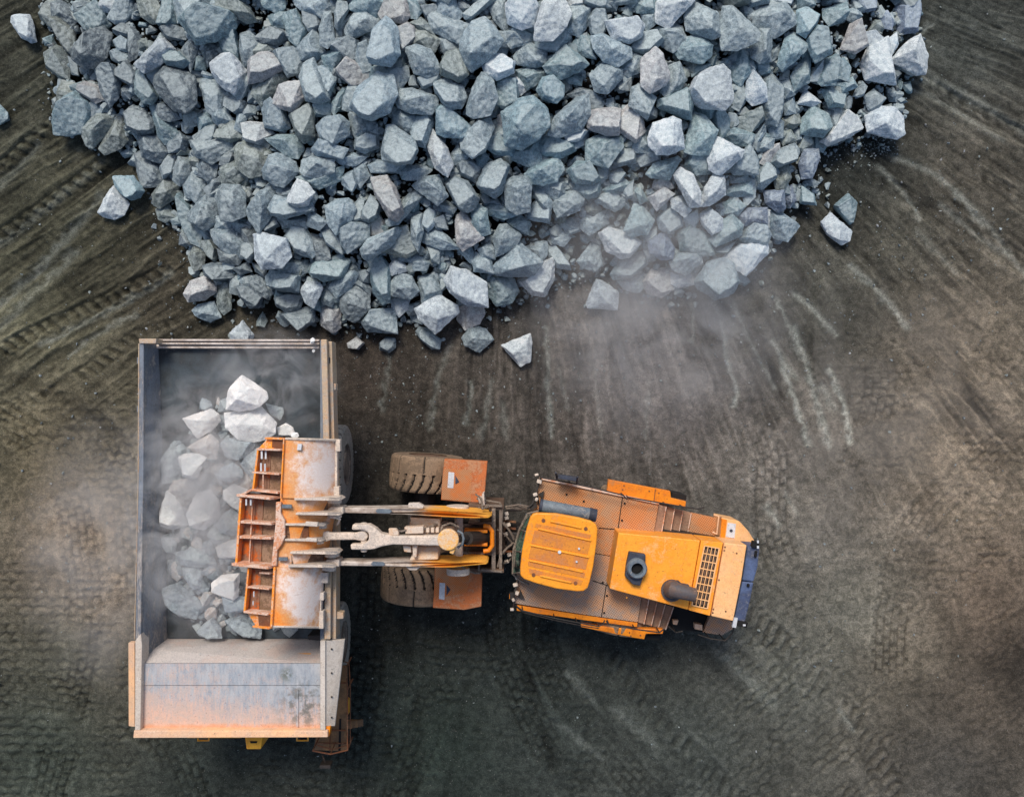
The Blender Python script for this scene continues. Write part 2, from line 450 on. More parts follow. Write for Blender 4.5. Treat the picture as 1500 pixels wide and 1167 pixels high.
# ---------------------------------------------------------------- survey of the rocks: outline corners, tone, how high it lies
# tones: p pale, w pinkish, g blue grey, d dark, o olive, t teal; '+' lies higher; '#' names a landmark boulder
OFF = {'A': (0, 0, 2.5), 'B': (375, 0, 2.5), 'C': (750, 0, 2.5), 'D': (1080, 0, 2.5), 'E': (130, 240, 2.5),
       'F': (480, 260, 2.5), 'G': (830, 220, 2.5), 'H': (190, 520, 1.6), 'I': (190, 700, 2.116)}
PILE = """
A o 27,2 31,0 33,2 31,7 33,12 30,15 25,11
A d 31,3 36,1 43,6 45,12 41,15 36,12 31,10
A o 31,12 37,12 43,18 44,27 41,30 37,27 33,20
A t 45,9 52,5 58,4 64,9 64,15 59,18 50,16 46,11
A g 44,3 50,1 57,3 50,7 45,8
A p 59,4 62,-2 72,-2 72,5 70,8 62,7
A g 72,-2 78,1 78,6 74,12 68,13 64,10 70,7
A o 80,-2 90,-1 94,6 92,13 89,13 83,9
A t 95,10 96,0 100,-2 103,0 104,14 101,16 94,14
A g 103,0 112,-3 122,0 122,4 111,10 105,12
A t+ 106,12 118,6 128,6 137,10 137,16 127,23 116,26 110,18 #pale teal slab near the top left
A o 128,0 137,-2 145,4 149,12 144,13 129,5
A d+ 42,30 48,26 54,18 61,17 65,22 62,34 55,39 49,39 44,35 #dark boulder with a pale left face
A o 27,32 33,28 38,30 41,38 40,46 34,44 28,39
A d 41,34 46,38 46,44 42,43
A d 67,19 72,14 78,16 80,20 75,22 70,21
A g 67,24 72,22 76,25 75,30 69,29
A d 76,17 81,20 83,26 80,33 76,35 75,24
A g 65,31 69,29 75,33 75,36 70,37 66,35
A p+ 79,37 92,24 96,23 102,29 95,37 85,42
A t+ 95,33 97,30 105,31 111,37 107,40 98,38
A d 106,30 110,25 115,23 116,28 112,41 109,34
A d 95,17 103,15 109,18 108,23 99,23
A d 58,42 62,39 67,40 70,48 69,56 64,61 60,54
A d 67,43 75,37 79,42 81,46 79,51 72,47
A t 80,44 85,42 88,46 92,56 89,60 84,59 80,54
A g 86,42 94,39 96,40 93,45 91,50 87,46
A d+ 91,46 97,40 107,41 114,46 115,60 109,66 102,64 96,58 92,52 #big dark pitted boulder
A o 34,54 37,48 45,50 48,53 46,56 36,61 34,59
A w 48,50 54,48 59,52 60,58 56,60 47,54
A t 32,70 36,61 45,56 52,61 54,66 47,77 41,78 33,77 #green grey boulder at the left edge
A o 48,75 56,65 62,66 66,70 65,74 55,85 52,84
A o 59,86 66,76 67,70 72,68 74,82 70,86 62,89
A d 74,67 79,63 84,65 90,72 89,77 82,78 76,75
A d 81,79 85,77 95,79 98,88 93,94 84,91
A d 80,92 84,90 94,98 96,107 84,109 82,103
A t 88,62 91,60 93,69 97,75 104,78 102,82 96,83 93,79
A d 92,62 98,60 104,66 106,69 100,71 93,69
A p+ 124,38 130,33 137,34 144,42 142,48 137,55 130,50 125,44 #broad pale boulder on the left slope
A g 136,44 143,42 148,48 141,58 136,54
A g 118,49 122,46 129,50 131,57 127,68 121,63 119,56
A g 124,66 130,60 133,68 136,71 128,73 125,70
A d 132,57 137,55 144,60 143,65 138,66 132,62
A o 107,67 113,64 118,66 115,73 109,75
A t 116,69 121,66 126,71 121,75 117,77
A g 139,67 143,65 145,68 142,77 138,75
A p 143,73 147,72 155,73 159,78 152,84 145,82
A g 114,80 122,74 128,74 127,80 121,88 115,86
A o 128,76 136,72 143,74 142,80 135,83 127,80
A g 113,83 120,89 128,82 140,82 134,90 124,95 116,91
A d 98,83 105,78 110,82 108,88 100,89
A g 94,98 99,91 104,92 101,101 96,104
A g 102,99 105,93 111,94 114,99 112,104 106,108 102,105
A d 117,96 121,92 127,97 126,103 122,106 117,102
A o 139,88 144,84 153,86 158,93 155,101 147,103 140,98
A o 130,99 136,94 140,98 144,103 139,107 131,108
A g 108,109 113,102 120,108 120,115 115,118 109,114
A d 120,110 130,102 131,107 123,115
A t 128,22 138,20 140,31 139,35 131,31
A g 141,21 146,20 152,26 148,37 143,38 141,29
A d 120,28 124,24 130,28 127,36 122,38
A d 71,52 75,50 79,54 76,58 72,56
A d 47,40 54,38 57,42 53,45 48,43
A d 130,92 136,88 138,92 133,97 129,96
B t 4,1 7,-3 16,-3 16,5 11,7 5,4
B g 24,0 27,-3 46,-2 45,5 38,10 28,6 24,3
B d 28,8 37,10 38,16 31,18 28,14
B t 8,10 15,7 18,8 17,16 10,15
B t 16,10 24,7 29,18 24,26 20,23
B g+ 37,17 40,8 44,8 46,23 42,28 38,26
B g+ 46,8 48,1 53,2 54,6 48,17 46,15
B g 46,20 50,12 55,9 56,12 50,22 47,22
B t 56,4 60,-1 74,-3 75,2 70,10 62,8 57,6
B g 53,17 58,7 65,7 72,12 69,17 57,22 54,20
B w 73,8 77,0 82,-2 87,0 89,9 86,13 75,11
B t 89,1 94,1 97,7 94,11 91,10
B g 107,0 110,-2 116,0 120,8 117,12 107,8
B d 97,5 107,3 107,9 100,10
B g 122,8 130,1 140,-1 138,2 127,11 124,11
B g 137,5 141,-1 146,1 147,15 145,17 140,12
B g 102,9 106,8 124,15 125,18 120,26 112,22 104,18
B g+ 120,24 126,14 134,11 139,16 144,24 140,31 127,41 123,37 120,29 #flat diamond-shaped slab
B o 91,14 97,11 103,16 104,20 96,18
B d 1,22 8,17 15,18 18,22 13,26 5,25
B g 24,28 34,18 40,31 34,35 27,34
B d 44,24 54,24 59,25 59,34 56,36 50,30 45,29
B o 0,24 4,26 10,27 11,30 3,34 -3,32
B g 11,31 19,28 24,28 27,34 25,42 19,44 14,37
B d 36,38 40,33 43,37 41,40
B t 39,33 46,29 53,29 51,34 45,41 41,38
B w 48,42 54,34 65,43 63,48 57,50 50,45
B g 60,27 65,26 68,33 67,40 62,42 59,35
B g++ 66,32 70,18 76,12 82,16 84,32 79,38 73,38 67,36 #tall rough boulder near the top
B w 82,17 88,14 92,17 93,22 86,29 83,26
B o 93,19 98,17 107,24 103,31 97,27 93,26
B g 107,23 112,21 117,25 118,30 111,32 109,29
B g+ 88,29 94,27 102,29 108,40 106,43 100,45 93,43
B o+ 108,39 112,31 119,30 124,39 124,44 119,48 109,44
B p+ 133,39 138,32 145,33 151,37 150,43 141,47 135,44
B g 140,20 149,17 157,20 157,26 143,27
B w+ -4,36 2,31 8,31 16,38 16,40 4,47 -4,48
B o 0,50 14,42 18,46 13,54 4,61 -1,55
B w+ 10,60 15,51 20,49 30,48 29,55 23,66 15,63 #pinkish pointed slab
B g+ 26,46 28,38 34,35 36,45 43,58 37,60 29,58 29,48
B g 35,40 42,40 47,45 43,55 38,50
B t 44,62 48,55 52,53 50,62 46,67
B g 51,59 54,51 59,49 60,54 56,65 51,63
B g++ 56,62 60,52 71,44 80,45 82,56 78,65 68,70 62,68 #large ridge-topped boulder
B g 72,43 82,39 88,40 89,45 83,54 81,46
B g 89,46 94,44 95,51 90,50
B g+ 82,59 85,53 92,52 105,57 106,62 102,67 91,66 84,63
B g+ 95,47 103,44 108,45 104,50 98,52
B g+ 104,47 112,46 121,51 123,57 120,63 112,64 106,55
B g++ 124,62 127,52 132,44 138,46 141,58 137,67 128,69 124,66
B t 141,48 146,46 153,48 153,60 146,63 141,60
B t+ 106,78 106,66 109,62 115,65 126,74 120,80 111,80
B g 4,62 10,60 17,66 19,74 14,76 6,74
B o+ 20,68 26,65 32,60 34,68 34,79 28,83 24,78
B t 34,62 42,59 45,64 43,68 35,68
B g+ 36,74 40,69 49,68 54,72 54,79 45,85 38,80
B g 55,66 60,66 66,69 68,75 59,81 56,75
B g 81,67 84,63 93,69 92,77 87,77 81,72
B g 91,74 95,69 103,68 104,72 99,85 93,83
B g++ 74,88 77,74 81,74 92,82 94,88 91,95 83,96 75,93 #large flat-faced boulder
B p+ 101,87 104,77 112,87 115,96 112,103 105,98
B g 59,82 65,78 71,80 71,86 64,89 59,87
B g+ 33,88 37,82 43,84 53,87 50,93 36,91
B g 47,93 57,90 64,92 58,97 50,96
B t 7,82 15,80 24,80 27,87 24,92 18,91
B g+ 4,100 8,92 13,90 22,95 24,101 16,109 11,108 5,104
B g+ 26,100 27,94 34,91 45,93 45,101 34,104 29,103
B t 26,104 44,103 50,98 48,106 38,110 29,108
B p++ 19,115 24,105 30,108 34,113 30,120 24,121 19,118 #small white block
B g 67,97 72,94 80,96 86,97 82,101 69,101
B g 85,101 90,97 99,98 102,100 96,105 88,105
B g+ 92,109 99,104 107,103 109,108 112,115 106,120 101,116
B g+ 120,80 130,71 137,70 139,76 134,88 127,92 121,87
B g 138,76 144,70 148,76 148,80 138,82
B w 142,69 147,66 149,70 148,80 143,79
B t 134,86 142,79 152,83 150,91 141,90
B g 114,91 119,85 125,91 121,96 115,96
B t 129,93 133,88 136,93 134,99 130,97
B d 118,97 126,94 131,99 128,106 121,103
B g+ 130,107 135,97 143,94 148,98 144,112 140,116 131,110
B g 50,104 57,100 59,108 56,112 51,108
B g 58,99 63,95 66,103 61,109 58,104
C p+ -3,2 3,-3 12,-1 16,5 13,14 6,17 -2,13
C p++ 14,16 18,2 23,-3 30,-2 34,8 31,16 24,23 14,22 #white oval boulder at the top edge
C g 15,24 26,22 33,16 33,23 26,30 16,28
C g 34,5 40,4 46,5 43,16 39,20 33,18
C g 45,12 49,6 54,7 56,14 52,21 47,20
C p 33,-2 42,-2 41,3 34,4
C g 42,-2 57,-2 57,4 52,5 43,3
C g 57,-2 74,-2 72,2 60,3
C t 72,0 84,-2 84,8 74,7
C p+ 85,2 88,-2 106,-3 106,1 97,11 92,16 85,12
C g 76,9 84,8 84,14 79,18
C g+ 101,11 107,2 120,8 122,20 117,23 110,19 103,18
C p+ 55,13 62,12 72,11 77,16 75,22 69,25 60,24
C g+ 47,22 53,20 60,24 69,28 69,34 61,39 54,36 48,29
C g 70,28 75,20 84,19 88,24 80,32 73,30
C g 85,17 92,14 99,16 101,23 94,30 88,26
C t+ 95,29 103,22 110,21 117,27 116,33 111,37 99,34
C g++ 122,16 124,5 130,4 137,13 144,19 143,24 132,29 124,28 #big flat triangular boulder
C t 138,9 150,6 155,8 155,15 146,16 140,13
C g 0,17 4,16 12,20 10,24 0,28 -3,24
C g 2,33 6,27 10,26 19,30 19,37 13,39 4,37
C t+ 19,39 25,33 31,27 41,34 44,38 39,42 29,46 21,42
C t 36,26 40,20 46,22 48,34 43,33 38,30
C t 3,42 12,39 19,43 13,50 9,52 5,46
C p -2,46 5,45 9,52 5,55 -2,54
C t+ 15,53 18,46 24,44 30,50 30,56 26,60 18,58 #round blue boulder in a dark hollow
C t 31,46 37,43 41,46 40,50 34,49
C g+ 46,44 54,37 64,41 64,46 56,55 49,53
C g 65,37 70,32 76,34 76,41 70,44 65,41
C w++ 76,35 84,29 88,33 92,45 90,49 81,54 76,50 #tall pale pinkish block
C g+ 92,39 98,37 102,47 98,53 91,57 87,53
C d 61,51 66,45 70,46 69,53 63,54
C t 105,39 116,38 113,43 106,45
C p++ 104,53 108,46 115,41 123,39 127,43 129,58 124,64 120,60 111,63 105,58 #broad pale boulder with a scalloped edge
C t 128,40 134,30 139,30 139,42 134,49 129,45
C p+ 138,47 141,41 150,51 150,59 141,61 137,57
C g 129,48 135,49 137,58 133,64 129,62
C g 140,22 143,17 150,17 151,34 145,36 140,31
C g+ 70,52 74,50 84,57 79,69 69,62
C t+ 86,59 102,52 106,58 104,70 97,67 86,63
C d 34,56 40,52 47,54 53,60 51,64 46,63
C g+ 23,74 26,68 35,64 37,58 44,56 45,68 40,76 28,80 22,78
C t++ -5,66 4,60 12,58 20,65 21,74 15,81 6,86 -3,84 #big smooth teal grey boulder
C w+ 44,71 46,65 58,63 63,64 62,79 55,79 45,75
C w 63,68 68,63 75,68 77,76 72,82 63,76
C p+ 31,78 37,72 44,77 40,82 32,84
C t 17,84 21,79 29,87 35,84 36,88 28,92 17,90
C g 29,88 32,82 41,82 43,77 44,84 36,88
C p++ 80,81 83,73 94,69 98,72 100,86 92,90 85,90 81,85 #pale seven-sided boulder
C t+ 101,88 107,66 113,69 120,77 115,90 105,90
C t 117,68 122,64 127,70 127,76 122,81
C t 108,62 118,61 120,65 116,69 110,66
C t+ 44,83 50,80 64,80 64,87 56,98 48,95 44,94
C g 69,82 78,78 80,84 84,89 73,89
C t 124,77 130,75 141,79 138,85 131,85 124,81
C o 132,70 140,66 146,64 147,70 139,78 133,75
C p++ 115,92 117,82 121,81 135,88 133,93 122,102 116,99 #pale pyramid boulder
C g+ 127,99 134,92 138,86 144,95 144,102 130,102
C g 140,84 147,73 148,78 141,88 138,86
C t 0,90 6,87 15,82 16,97 11,98 0,93
C t+ 8,102 14,95 27,93 30,99 26,106 18,108 11,107
C t+ 33,100 38,95 45,95 51,105 47,108 37,107
C t 36,107 51,106 50,115 44,116 38,112
C g 16,107 26,105 31,107 30,113 26,117 18,112
C d 72,89 86,90 86,95 76,97
C t+ 79,102 83,96 96,92 98,94 92,105 82,104
C t 102,97 104,91 115,90 117,101 108,102
C g 60,95 64,87 72,88 72,95 63,97
C g 49,97 56,98 56,104 51,106
D g 8,10 14,5 27,3 32,9 32,14 22,21 15,19 9,15
D t+ 35,7 40,5 48,9 46,15 40,22 35,19
D t 51,6 63,2 64,9 61,13 54,15 51,11
D g 64,6 70,5 73,9 68,13 64,11
D t+ 41,24 46,16 52,18 55,31 46,36 42,30 #faceted teal block
D g+ 8,30 12,17 19,17 20,27 19,34 13,37 8,33
D t+ 25,31 28,23 33,19 41,27 38,32 27,41 24,37
D t 32,44 41,31 43,34 42,47 34,52
D g 42,47 47,38 50,36 50,42 47,47
D t 48,47 51,36 57,33 59,36 57,49 50,49
D t 59,36 63,35 66,40 65,47 59,45
D t 58,49 67,46 70,51 62,54
D t 50,53 56,51 63,55 61,62 54,62
D p 36,61 40,53 48,60 44,62
D w+ 61,28 66,15 71,13 73,17 76,27 69,31
D p 73,21 80,19 86,24 80,30 76,27
D b 94,4 106,0 107,6 105,17 95,19 #blue grey block at the far right
D b 82,8 88,7 91,12 90,17 85,16
D b 71,0 81,0 80,6 74,7
D g 15,49 20,45 26,51 26,64 23,72 17,70 14,62
D g 25,48 30,46 33,55 28,57 25,52
D g 27,58 33,57 34,66 28,67
D o 27,70 35,66 37,72 33,75 28,74
D t+ 38,71 44,62 53,67 55,74 50,80 38,78
D p+ 50,82 60,72 64,65 70,70 73,75 66,80 54,85 #long pale boulder at the right edge
D d 55,65 62,61 64,66 56,76 54,72
D p+ 76,68 82,63 92,63 97,68 97,78 93,81 77,77 #split pale block
D p 77,30 88,24 90,34 88,42 92,48 84,47 76,46 74,38
D p+ 90,36 99,26 107,21 111,33 110,43 104,44 98,41 #pale fan-shaped boulder
D p 88,24 93,20 94,26 90,33
D g 75,57 80,53 86,58 82,64 77,64
D g 18,74 24,70 27,72 26,80 20,81
D g 8,84 14,73 16,75 15,80 9,88
D o 25,80 31,76 34,82 27,85
D g 33,77 37,75 37,82 34,82
D g 11,88 15,81 21,82 20,88 13,88
D w 14,92 19,86 24,85 24,89 18,96 14,95
D g+ 20,95 24,88 33,84 36,88 34,94 24,98
D o 35,88 38,80 43,80 44,85 38,89
D t 44,80 52,85 50,89 45,87
D b+ 36,96 39,88 47,88 48,93 44,104 38,104
D g 12,103 17,96 21,98 22,104 15,110 12,109
D o 22,106 25,99 29,98 31,104 27,111 23,110
D d 39,107 42,104 48,107 45,110
D g 34,103 38,102 36,107
D t 10,37 18,37 19,42 13,44
D g 19,30 25,26 24,33 20,36
D t 33,0 42,-2 45,3 36,6
D g 50,-2 64,-2 63,2 53,2
D g 0,-1 8,-2 18,-2 17,2 8,4
D p 20,-2 33,-2 30,3 22,1
E o 38,18 46,8 53,12 50,20 42,25 39,23
E o 40,27 46,23 50,31 45,34 41,32
E t 53,20 55,19 60,26 66,36 64,46 59,44 54,33
E g+ 58,29 68,19 75,20 75,34 68,39 59,33
E g++ 76,17 79,13 88,13 91,18 92,30 85,33 78,33 76,26 #squarish grey block
E g 75,31 85,34 90,33 84,39 75,38
E g+ 93,27 100,17 108,13 109,20 107,30 100,40 94,32
E d 100,33 108,28 111,36 104,40
E g+ 106,26 110,19 118,21 130,23 131,28 115,32 108,30
E g 111,32 122,31 128,31 126,37 115,37
E g+ 129,27 140,34 135,39 128,36
E g+ 139,25 146,21 152,21 156,26 153,34 145,41 140,34
E g 72,39 80,38 86,37 91,47 89,54 82,53 75,46
E d 89,38 93,37 97,41 95,48 91,45
E g 90,47 96,44 98,52 94,57 90,53
E p++ 97,42 101,41 107,44 116,45 118,54 113,60 102,61 98,55 #white heart-shaped boulder
E g 116,43 120,37 127,38 133,50 130,54 121,51
E d 76,50 83,54 91,53 87,59 78,57
E o 65,46 72,45 75,50 74,57 70,54
E g 66,39 72,39 73,45 68,44
E o 59,55 62,48 68,52 67,60 62,62
E d 68,60 74,58 83,60 83,66 75,68 69,65
E d 84,61 93,58 95,63 89,65
E g 110,60 116,57 127,57 127,63 121,66 112,64
E d 96,58 104,61 103,66 98,63
E o 75,76 79,69 83,70 83,84 79,87 76,83
E g 83,67 88,65 90,71 87,76 83,75
E d 92,67 103,65 107,75 103,78 92,71
E d+ 88,72 95,70 102,78 99,84 94,84 89,78
E g+ 104,66 107,62 123,66 122,75 111,74 105,71
E t 133,57 145,55 152,57 148,66 138,68 132,64
E p+ 124,74 128,69 135,70 137,73 132,84 127,81
E d 110,79 118,76 125,78 123,84 117,87 111,83
E d 113,88 124,85 131,84 131,92 124,97 118,91
E g 142,72 148,62 158,59 157,66 153,73 146,77
E w 137,86 143,82 147,84 147,95 143,98 137,94
E g 136,76 141,70 145,77 142,83 137,81
E g 137,40 141,36 149,44 148,52 140,47
E d 131,42 139,44 141,55 134,57 130,50
F g 14,18 19,12 22,14 20,24 15,26
F g+ 20,20 25,11 31,17 29,24 24,26 20,24
F w++ 26,1 35,0 40,7 44,20 40,25 36,23 28,10 #long brownish slanting block
F g+ 35,25 44,19 47,10 52,8 55,12 50,18 42,27 36,28
F g+ 69,4 75,0 82,3 88,12 86,17 82,20 77,18 73,10
F g++ 104,4 109,0 116,0 119,5 118,19 111,21 105,17 #upright hexagonal block
F g 120,6 124,4 131,14 130,19 126,18 121,11
F g 118,19 122,14 130,20 129,26 118,24
F g+ 133,14 138,9 146,7 150,13 147,19 135,23 133,18
F t 93,18 99,14 105,18 110,22 103,24 96,22
F t 106,26 112,22 118,26 117,33 108,30
F t+ 84,18 88,16 93,19 95,32 90,34 85,27
F w+ 76,23 79,20 83,24 88,33 91,35 79,42 76,38 75,28
F g 63,15 70,14 75,18 73,21 66,19
F g 57,21 60,18 63,20 63,27 59,31 56,28
F g+ 7,30 15,26 24,28 24,36 12,44 8,38
F g++ 20,42 24,36 40,30 42,32 37,40 24,48 21,46
F o 34,43 41,30 47,30 51,43 46,46
F g+ 49,24 55,22 56,32 53,43 49,36
F g 57,32 66,31 75,40 76,41 67,42 57,38
F g 58,39 66,43 65,50 61,49
F t 24,49 31,47 36,53 36,71 32,72 27,66 25,55
F p 35,54 40,47 48,54 38,57
F g 47,48 53,45 59,50 57,54 51,54
F w 25,27 30,22 33,27 32,33 26,33
F g+ 36,62 43,56 49,58 53,66 48,71 38,69
F p 38,70 48,71 46,77 42,81 38,76
F d+ 8,71 12,64 19,64 24,69 24,77 16,84 11,82 8,77
F g+ 20,85 26,78 39,77 40,91 24,90
F g 54,59 62,57 66,65 66,69 56,73
F p++ 69,60 73,53 82,55 92,62 93,75 81,74 72,67 #long pale ridged boulder
F p++ 52,77 64,69 75,75 76,79 63,91 54,82 #pale kite-shaped boulder
F w 77,77 81,73 89,74 91,80 88,85 81,88 77,83
F g+ 97,35 101,28 105,28 113,34 109,41 99,46
F g++ 98,52 111,38 125,50 120,57 108,58 100,57
F g 116,41 123,38 128,38 128,45 125,49
F g+ 88,42 95,38 98,42 98,48 91,47
F g+ 85,49 87,44 96,49 97,56 86,55
F p+ 113,61 125,50 132,48 132,60 127,69 120,68 #pale triangular boulder at the lower edge
F t 91,58 96,57 108,60 110,66 107,72 99,74 93,66
F g 128,41 132,39 139,47 141,53 134,52 130,46
F g 131,33 137,31 142,35 138,40 132,38
F g 135,26 143,24 147,30 141,33
F g 76,42 84,40 86,47 84,50
F d 62,25 68,22 70,30 64,30
F t 0,48 8,45 10,51 3,59 -1,58
F d 13,61 20,58 25,65 24,69 19,64
F g 66,60 71,55 70,64 67,66
G p+ 20,49 25,46 33,48 40,51 43,54 37,62 32,63 24,59 #pale boulder in the dusty gap
G t+ 34,47 40,31 44,33 51,41 47,49 38,50
G g 7,65 14,56 19,57 20,67 16,70 10,68
G g 27,72 33,64 45,60 46,67 37,74 29,75
G g 31,77 45,72 45,80 42,83 36,82
G w 46,77 50,71 61,70 62,81 55,85 48,83
G p 62,72 76,71 76,78 66,80 62,78
G g+ 61,65 66,60 78,60 79,66 70,73 63,70
G b+ 48,54 57,48 63,57 62,63 55,64 49,60
G g++ 76,77 83,66 91,64 97,67 100,77 97,83 87,87 78,80 #big rounded boulder at the lower right edge
G t 66,50 71,45 82,50 85,60 76,61 68,58
G t+ 84,52 92,41 97,38 103,44 102,50 88,56
G p+ 78,38 84,34 91,40 91,46 85,49 80,44
G t 85,57 98,54 94,60 88,60
G g 54,40 61,33 67,38 67,44 60,48 55,45
G w+ 48,28 57,22 63,26 53,35 #small pinkish slab
G p++ 63,15 67,11 74,15 78,24 78,32 72,33 66,22 #pale crescent boulder
G p++ 79,32 81,22 86,14 92,16 93,26 84,32
G p+ 61,28 68,27 73,35 69,39 62,34
G g 68,40 76,36 77,41 74,47 70,44
G g 18,30 22,25 28,25 34,31 28,35
G t 22,23 32,16 36,20 33,24 26,25
G g 33,23 36,20 39,18 38,27 35,28
G t 39,23 43,21 47,29 43,31
G g 25,14 31,11 34,14 30,20 26,18
G g 9,41 18,37 23,36 23,43 14,49 9,45
G g+ 0,26 6,23 10,28 7,35 1,38 -3,35
G g 0,43 7,41 8,47 2,49
G b+ 101,38 107,34 117,34 117,43 112,43 104,44
G p 113,44 115,35 118,36 118,47
G g 117,33 124,36 130,40 135,44 129,52 122,50 118,43
G g+ 101,52 107,43 116,44 119,50 117,55 107,55
G p+ 92,63 101,56 117,54 117,61 105,73 98,69 #pale lumpy boulder at the right corner
G t 99,71 104,73 107,77 104,79 99,77
G b+ 116,24 127,24 128,34 124,36 117,31
G b 128,23 132,21 134,29 131,33 128,28
G t+ 138,21 145,26 146,32 137,31
G t 91,32 99,28 104,33 100,38 93,37
G t 94,22 107,19 108,26 100,27 94,26
G g 103,14 111,15 110,27 106,31 104,30 108,22
G g 96,15 106,14 104,19 97,19
G g 45,50 52,45 52,50 46,54
G w 52,18 60,17 62,22 56,24 51,22
"""
LOOSE = """
A p 6,9 9,8 17,8 20,14 22,25 19,26 13,23 9,17 6,13 #white tapering rock lying alone at the top left on bare ground
A t -3,60 0,61 5,66 5,70 0,74 -4,72 #teal rock cut by the left edge of the photo
E t+ 14,7 27,7 33,16 30,20 25,22 18,17 14,12 #blue grey rock leaning on a paler one, left of the pile
E p 5,29 10,17 14,12 18,18 24,23 21,30 15,33 8,31 #pale wedge rock lower of two lying together left of the pile
E w+ 55,76 60,68 68,65 75,71 75,75 68,80 58,81 #warm grey rounded rock above the truck's left rear corner
E g 60,86 64,82 74,80 76,86 78,90 71,93 63,90 #grey lumpy rock just below the warm grey rounded rock
E p 82,99 90,91 97,100 96,106 84,107 #pale pointed rock half hidden behind the truck's rear lip
E o 98,92 102,86 105,92 103,96 98,95 #small dark brown stone above the truck's rear lip
F w 11,97 17,93 22,97 18,101 12,100 #small pinkish stone just right of the truck body's rear corner
F d 30,97 34,93 40,94 40,100 36,103 30,101 #small dark round stone between a pinkish stone and a slab
F g 51,90 54,87 58,88 67,95 66,101 61,101 54,95 #slanting grey slab below the pale kite-shaped boulder
F g 78,94 82,88 88,87 93,88 98,95 89,103 80,99 #rounded lilac grey rock left of the lone triangular one
F p 101,98 106,96 119,91 120,96 119,108 113,111 106,104 #pale triangular rock lying alone lowest below the pile
G p 11,90 17,75 21,76 31,83 30,94 12,93 #pale wedge boulder alone on the dusty ground below the pile
Z t 1220,301 1242,282 1257,297 1251,326 1246,330 1228,312 #teal rock, upper of the two lying right of the pile
Z p 1201,325 1217,309 1249,339 1246,354 1233,360 1211,343 #whitish block, lower of the two lying right of the pile
"""
OFF['Z'] = (0, 0, 1.0)
BEDROCK = """
H p++ 88,40 92,30 97,24 103,18 110,22 115,27 124,33 126,40 120,47 112,50 100,52 88,50 #tall white peaked boulder
H p++ 86,53 100,50 112,48 120,47 126,54 134,62 134,72 126,78 113,80 100,77 88,66 #broad white ridged boulder
H p+ 48,58 66,52 75,49 82,54 83,60 74,70 62,76 54,66 #white tilted slab
H p+ 135,66 143,62 150,66 152,74 136,74
H g 124,44 140,48 141,53 138,60 128,54
H g 25,105 27,96 36,85 46,79 52,84 50,100 46,115 30,118
H p++ 44,93 50,90 63,90 66,94 71,94 62,104 62,112 56,114 48,110 #bright white notched rock
H g+ 80,110 84,103 95,98 103,105 104,112 92,116 82,114
H g+ 82,80 90,76 104,80 116,78 112,88 100,97 88,94
H g+ 100,100 106,90 118,84 130,88 124,116 112,114
H w 52,85 62,78 74,72 82,80 80,95 70,96 62,88
I p+ 21,22 26,9 32,12 39,22 40,33 30,36 22,33 #white boulder by the left wall
I p 41,22 46,11 56,8 62,15 62,28 52,36 44,31
I p+ 65,8 72,4 82,8 84,20 80,25 72,20 65,14
I g+ 60,32 64,25 71,21 75,24 80,30 79,38 70,40 63,38 #layered grey rock by the bucket edge
I g 53,40 59,30 63,38 70,41 66,45 58,46
I p 59,48 68,43 80,40 84,48 82,56 62,55
I g 10,44 14,40 20,39 20,47 17,50 12,49
I g 21,40 28,38 33,45 32,52 26,52 22,46
I g 36,62 44,58 50,64 52,76 44,77 38,70
I p++ 56,73 63,67 72,66 76,66 75,76 75,82 72,84 62,77 57,79 #pale arched slab
I g+ 63,80 72,84 80,82 82,92 66,93
I g+ 47,105 52,100 58,96 63,104 64,111 55,111 48,108 #pale triangular rock by the headboard
I g 78,94 86,100 92,104 91,111 80,110 70,104 66,98
I g 22,76 34,72 44,80 52,88 46,98 34,96 24,88
I g 30,52 44,48 56,50 60,60 48,62 36,60
I w 26,9 30,2 40,0 48,6 44,14 38,20
"""
def parse(txt):
    out = []
    for ln in txt.strip().splitlines():
        ln, _, name = ln.partition('#')
        t = ln.split()
        ox, oy, k = OFF[t[0]]
        pts = [(ox + k * float(a), oy + k * float(b)) for a, b in (q.split(',') for q in t[2:])]
        n = len(pts)
        a = sum(pts[i][0] * pts[(i + 1) % n][1] - pts[(i + 1) % n][0] * pts[i][1] for i in range(n)) / 2
        cx, cy = sum(p[0] for p in pts) / n, sum(p[1] for p in pts) / n
        out.append(dict(tone=t[1][0], lvl=t[1].count('+'), pts=pts, name=name.strip(), area=abs(a), c=(cx, cy)))
    return out

# ---------------------------------------------------------------- the heap under the rocks
PILE_EDGE = [(40, -420), (60, -20), (66, 60), (80, 190), (150, 222), (205, 250), (240, 310), (262, 360), (290, 430), (345, 450), (440, 485),
             (520, 478), (560, 478), (640, 475), (720, 462), (800, 425), (850, 410), (900, 420), (960, 432), (1060, 436), (1130, 372),
             (1170, 320), (1200, 285), (1215, 220), (1310, 195), (1350, 110), (1345, -20), (1420, -420)]

def inside_dist(px, py, poly):
    """signed distance to a polygon in photo pixels, positive inside"""
    px, py = np.asarray(px, float), np.asarray(py, float)
    d = np.full(px.shape, 1e9); ins = np.zeros(px.shape, bool)
    n = len(poly)
    for i in range(n):
        ax, ay = poly[i]; bx, by = poly[(i + 1) % n]
        vx, vy = bx - ax, by - ay
        t = np.clip(((px - ax) * vx + (py - ay) * vy) / (vx * vx + vy * vy), 0, 1)
        d = np.minimum(d, np.hypot(px - ax - t * vx, py - ay - t * vy))
        c = ((ay > py) != (by > py)) & (px < (bx - ax) * (py - ay) / (by - ay + 1e-12) + ax)
        ins ^= c
    return np.where(ins, d, -d)

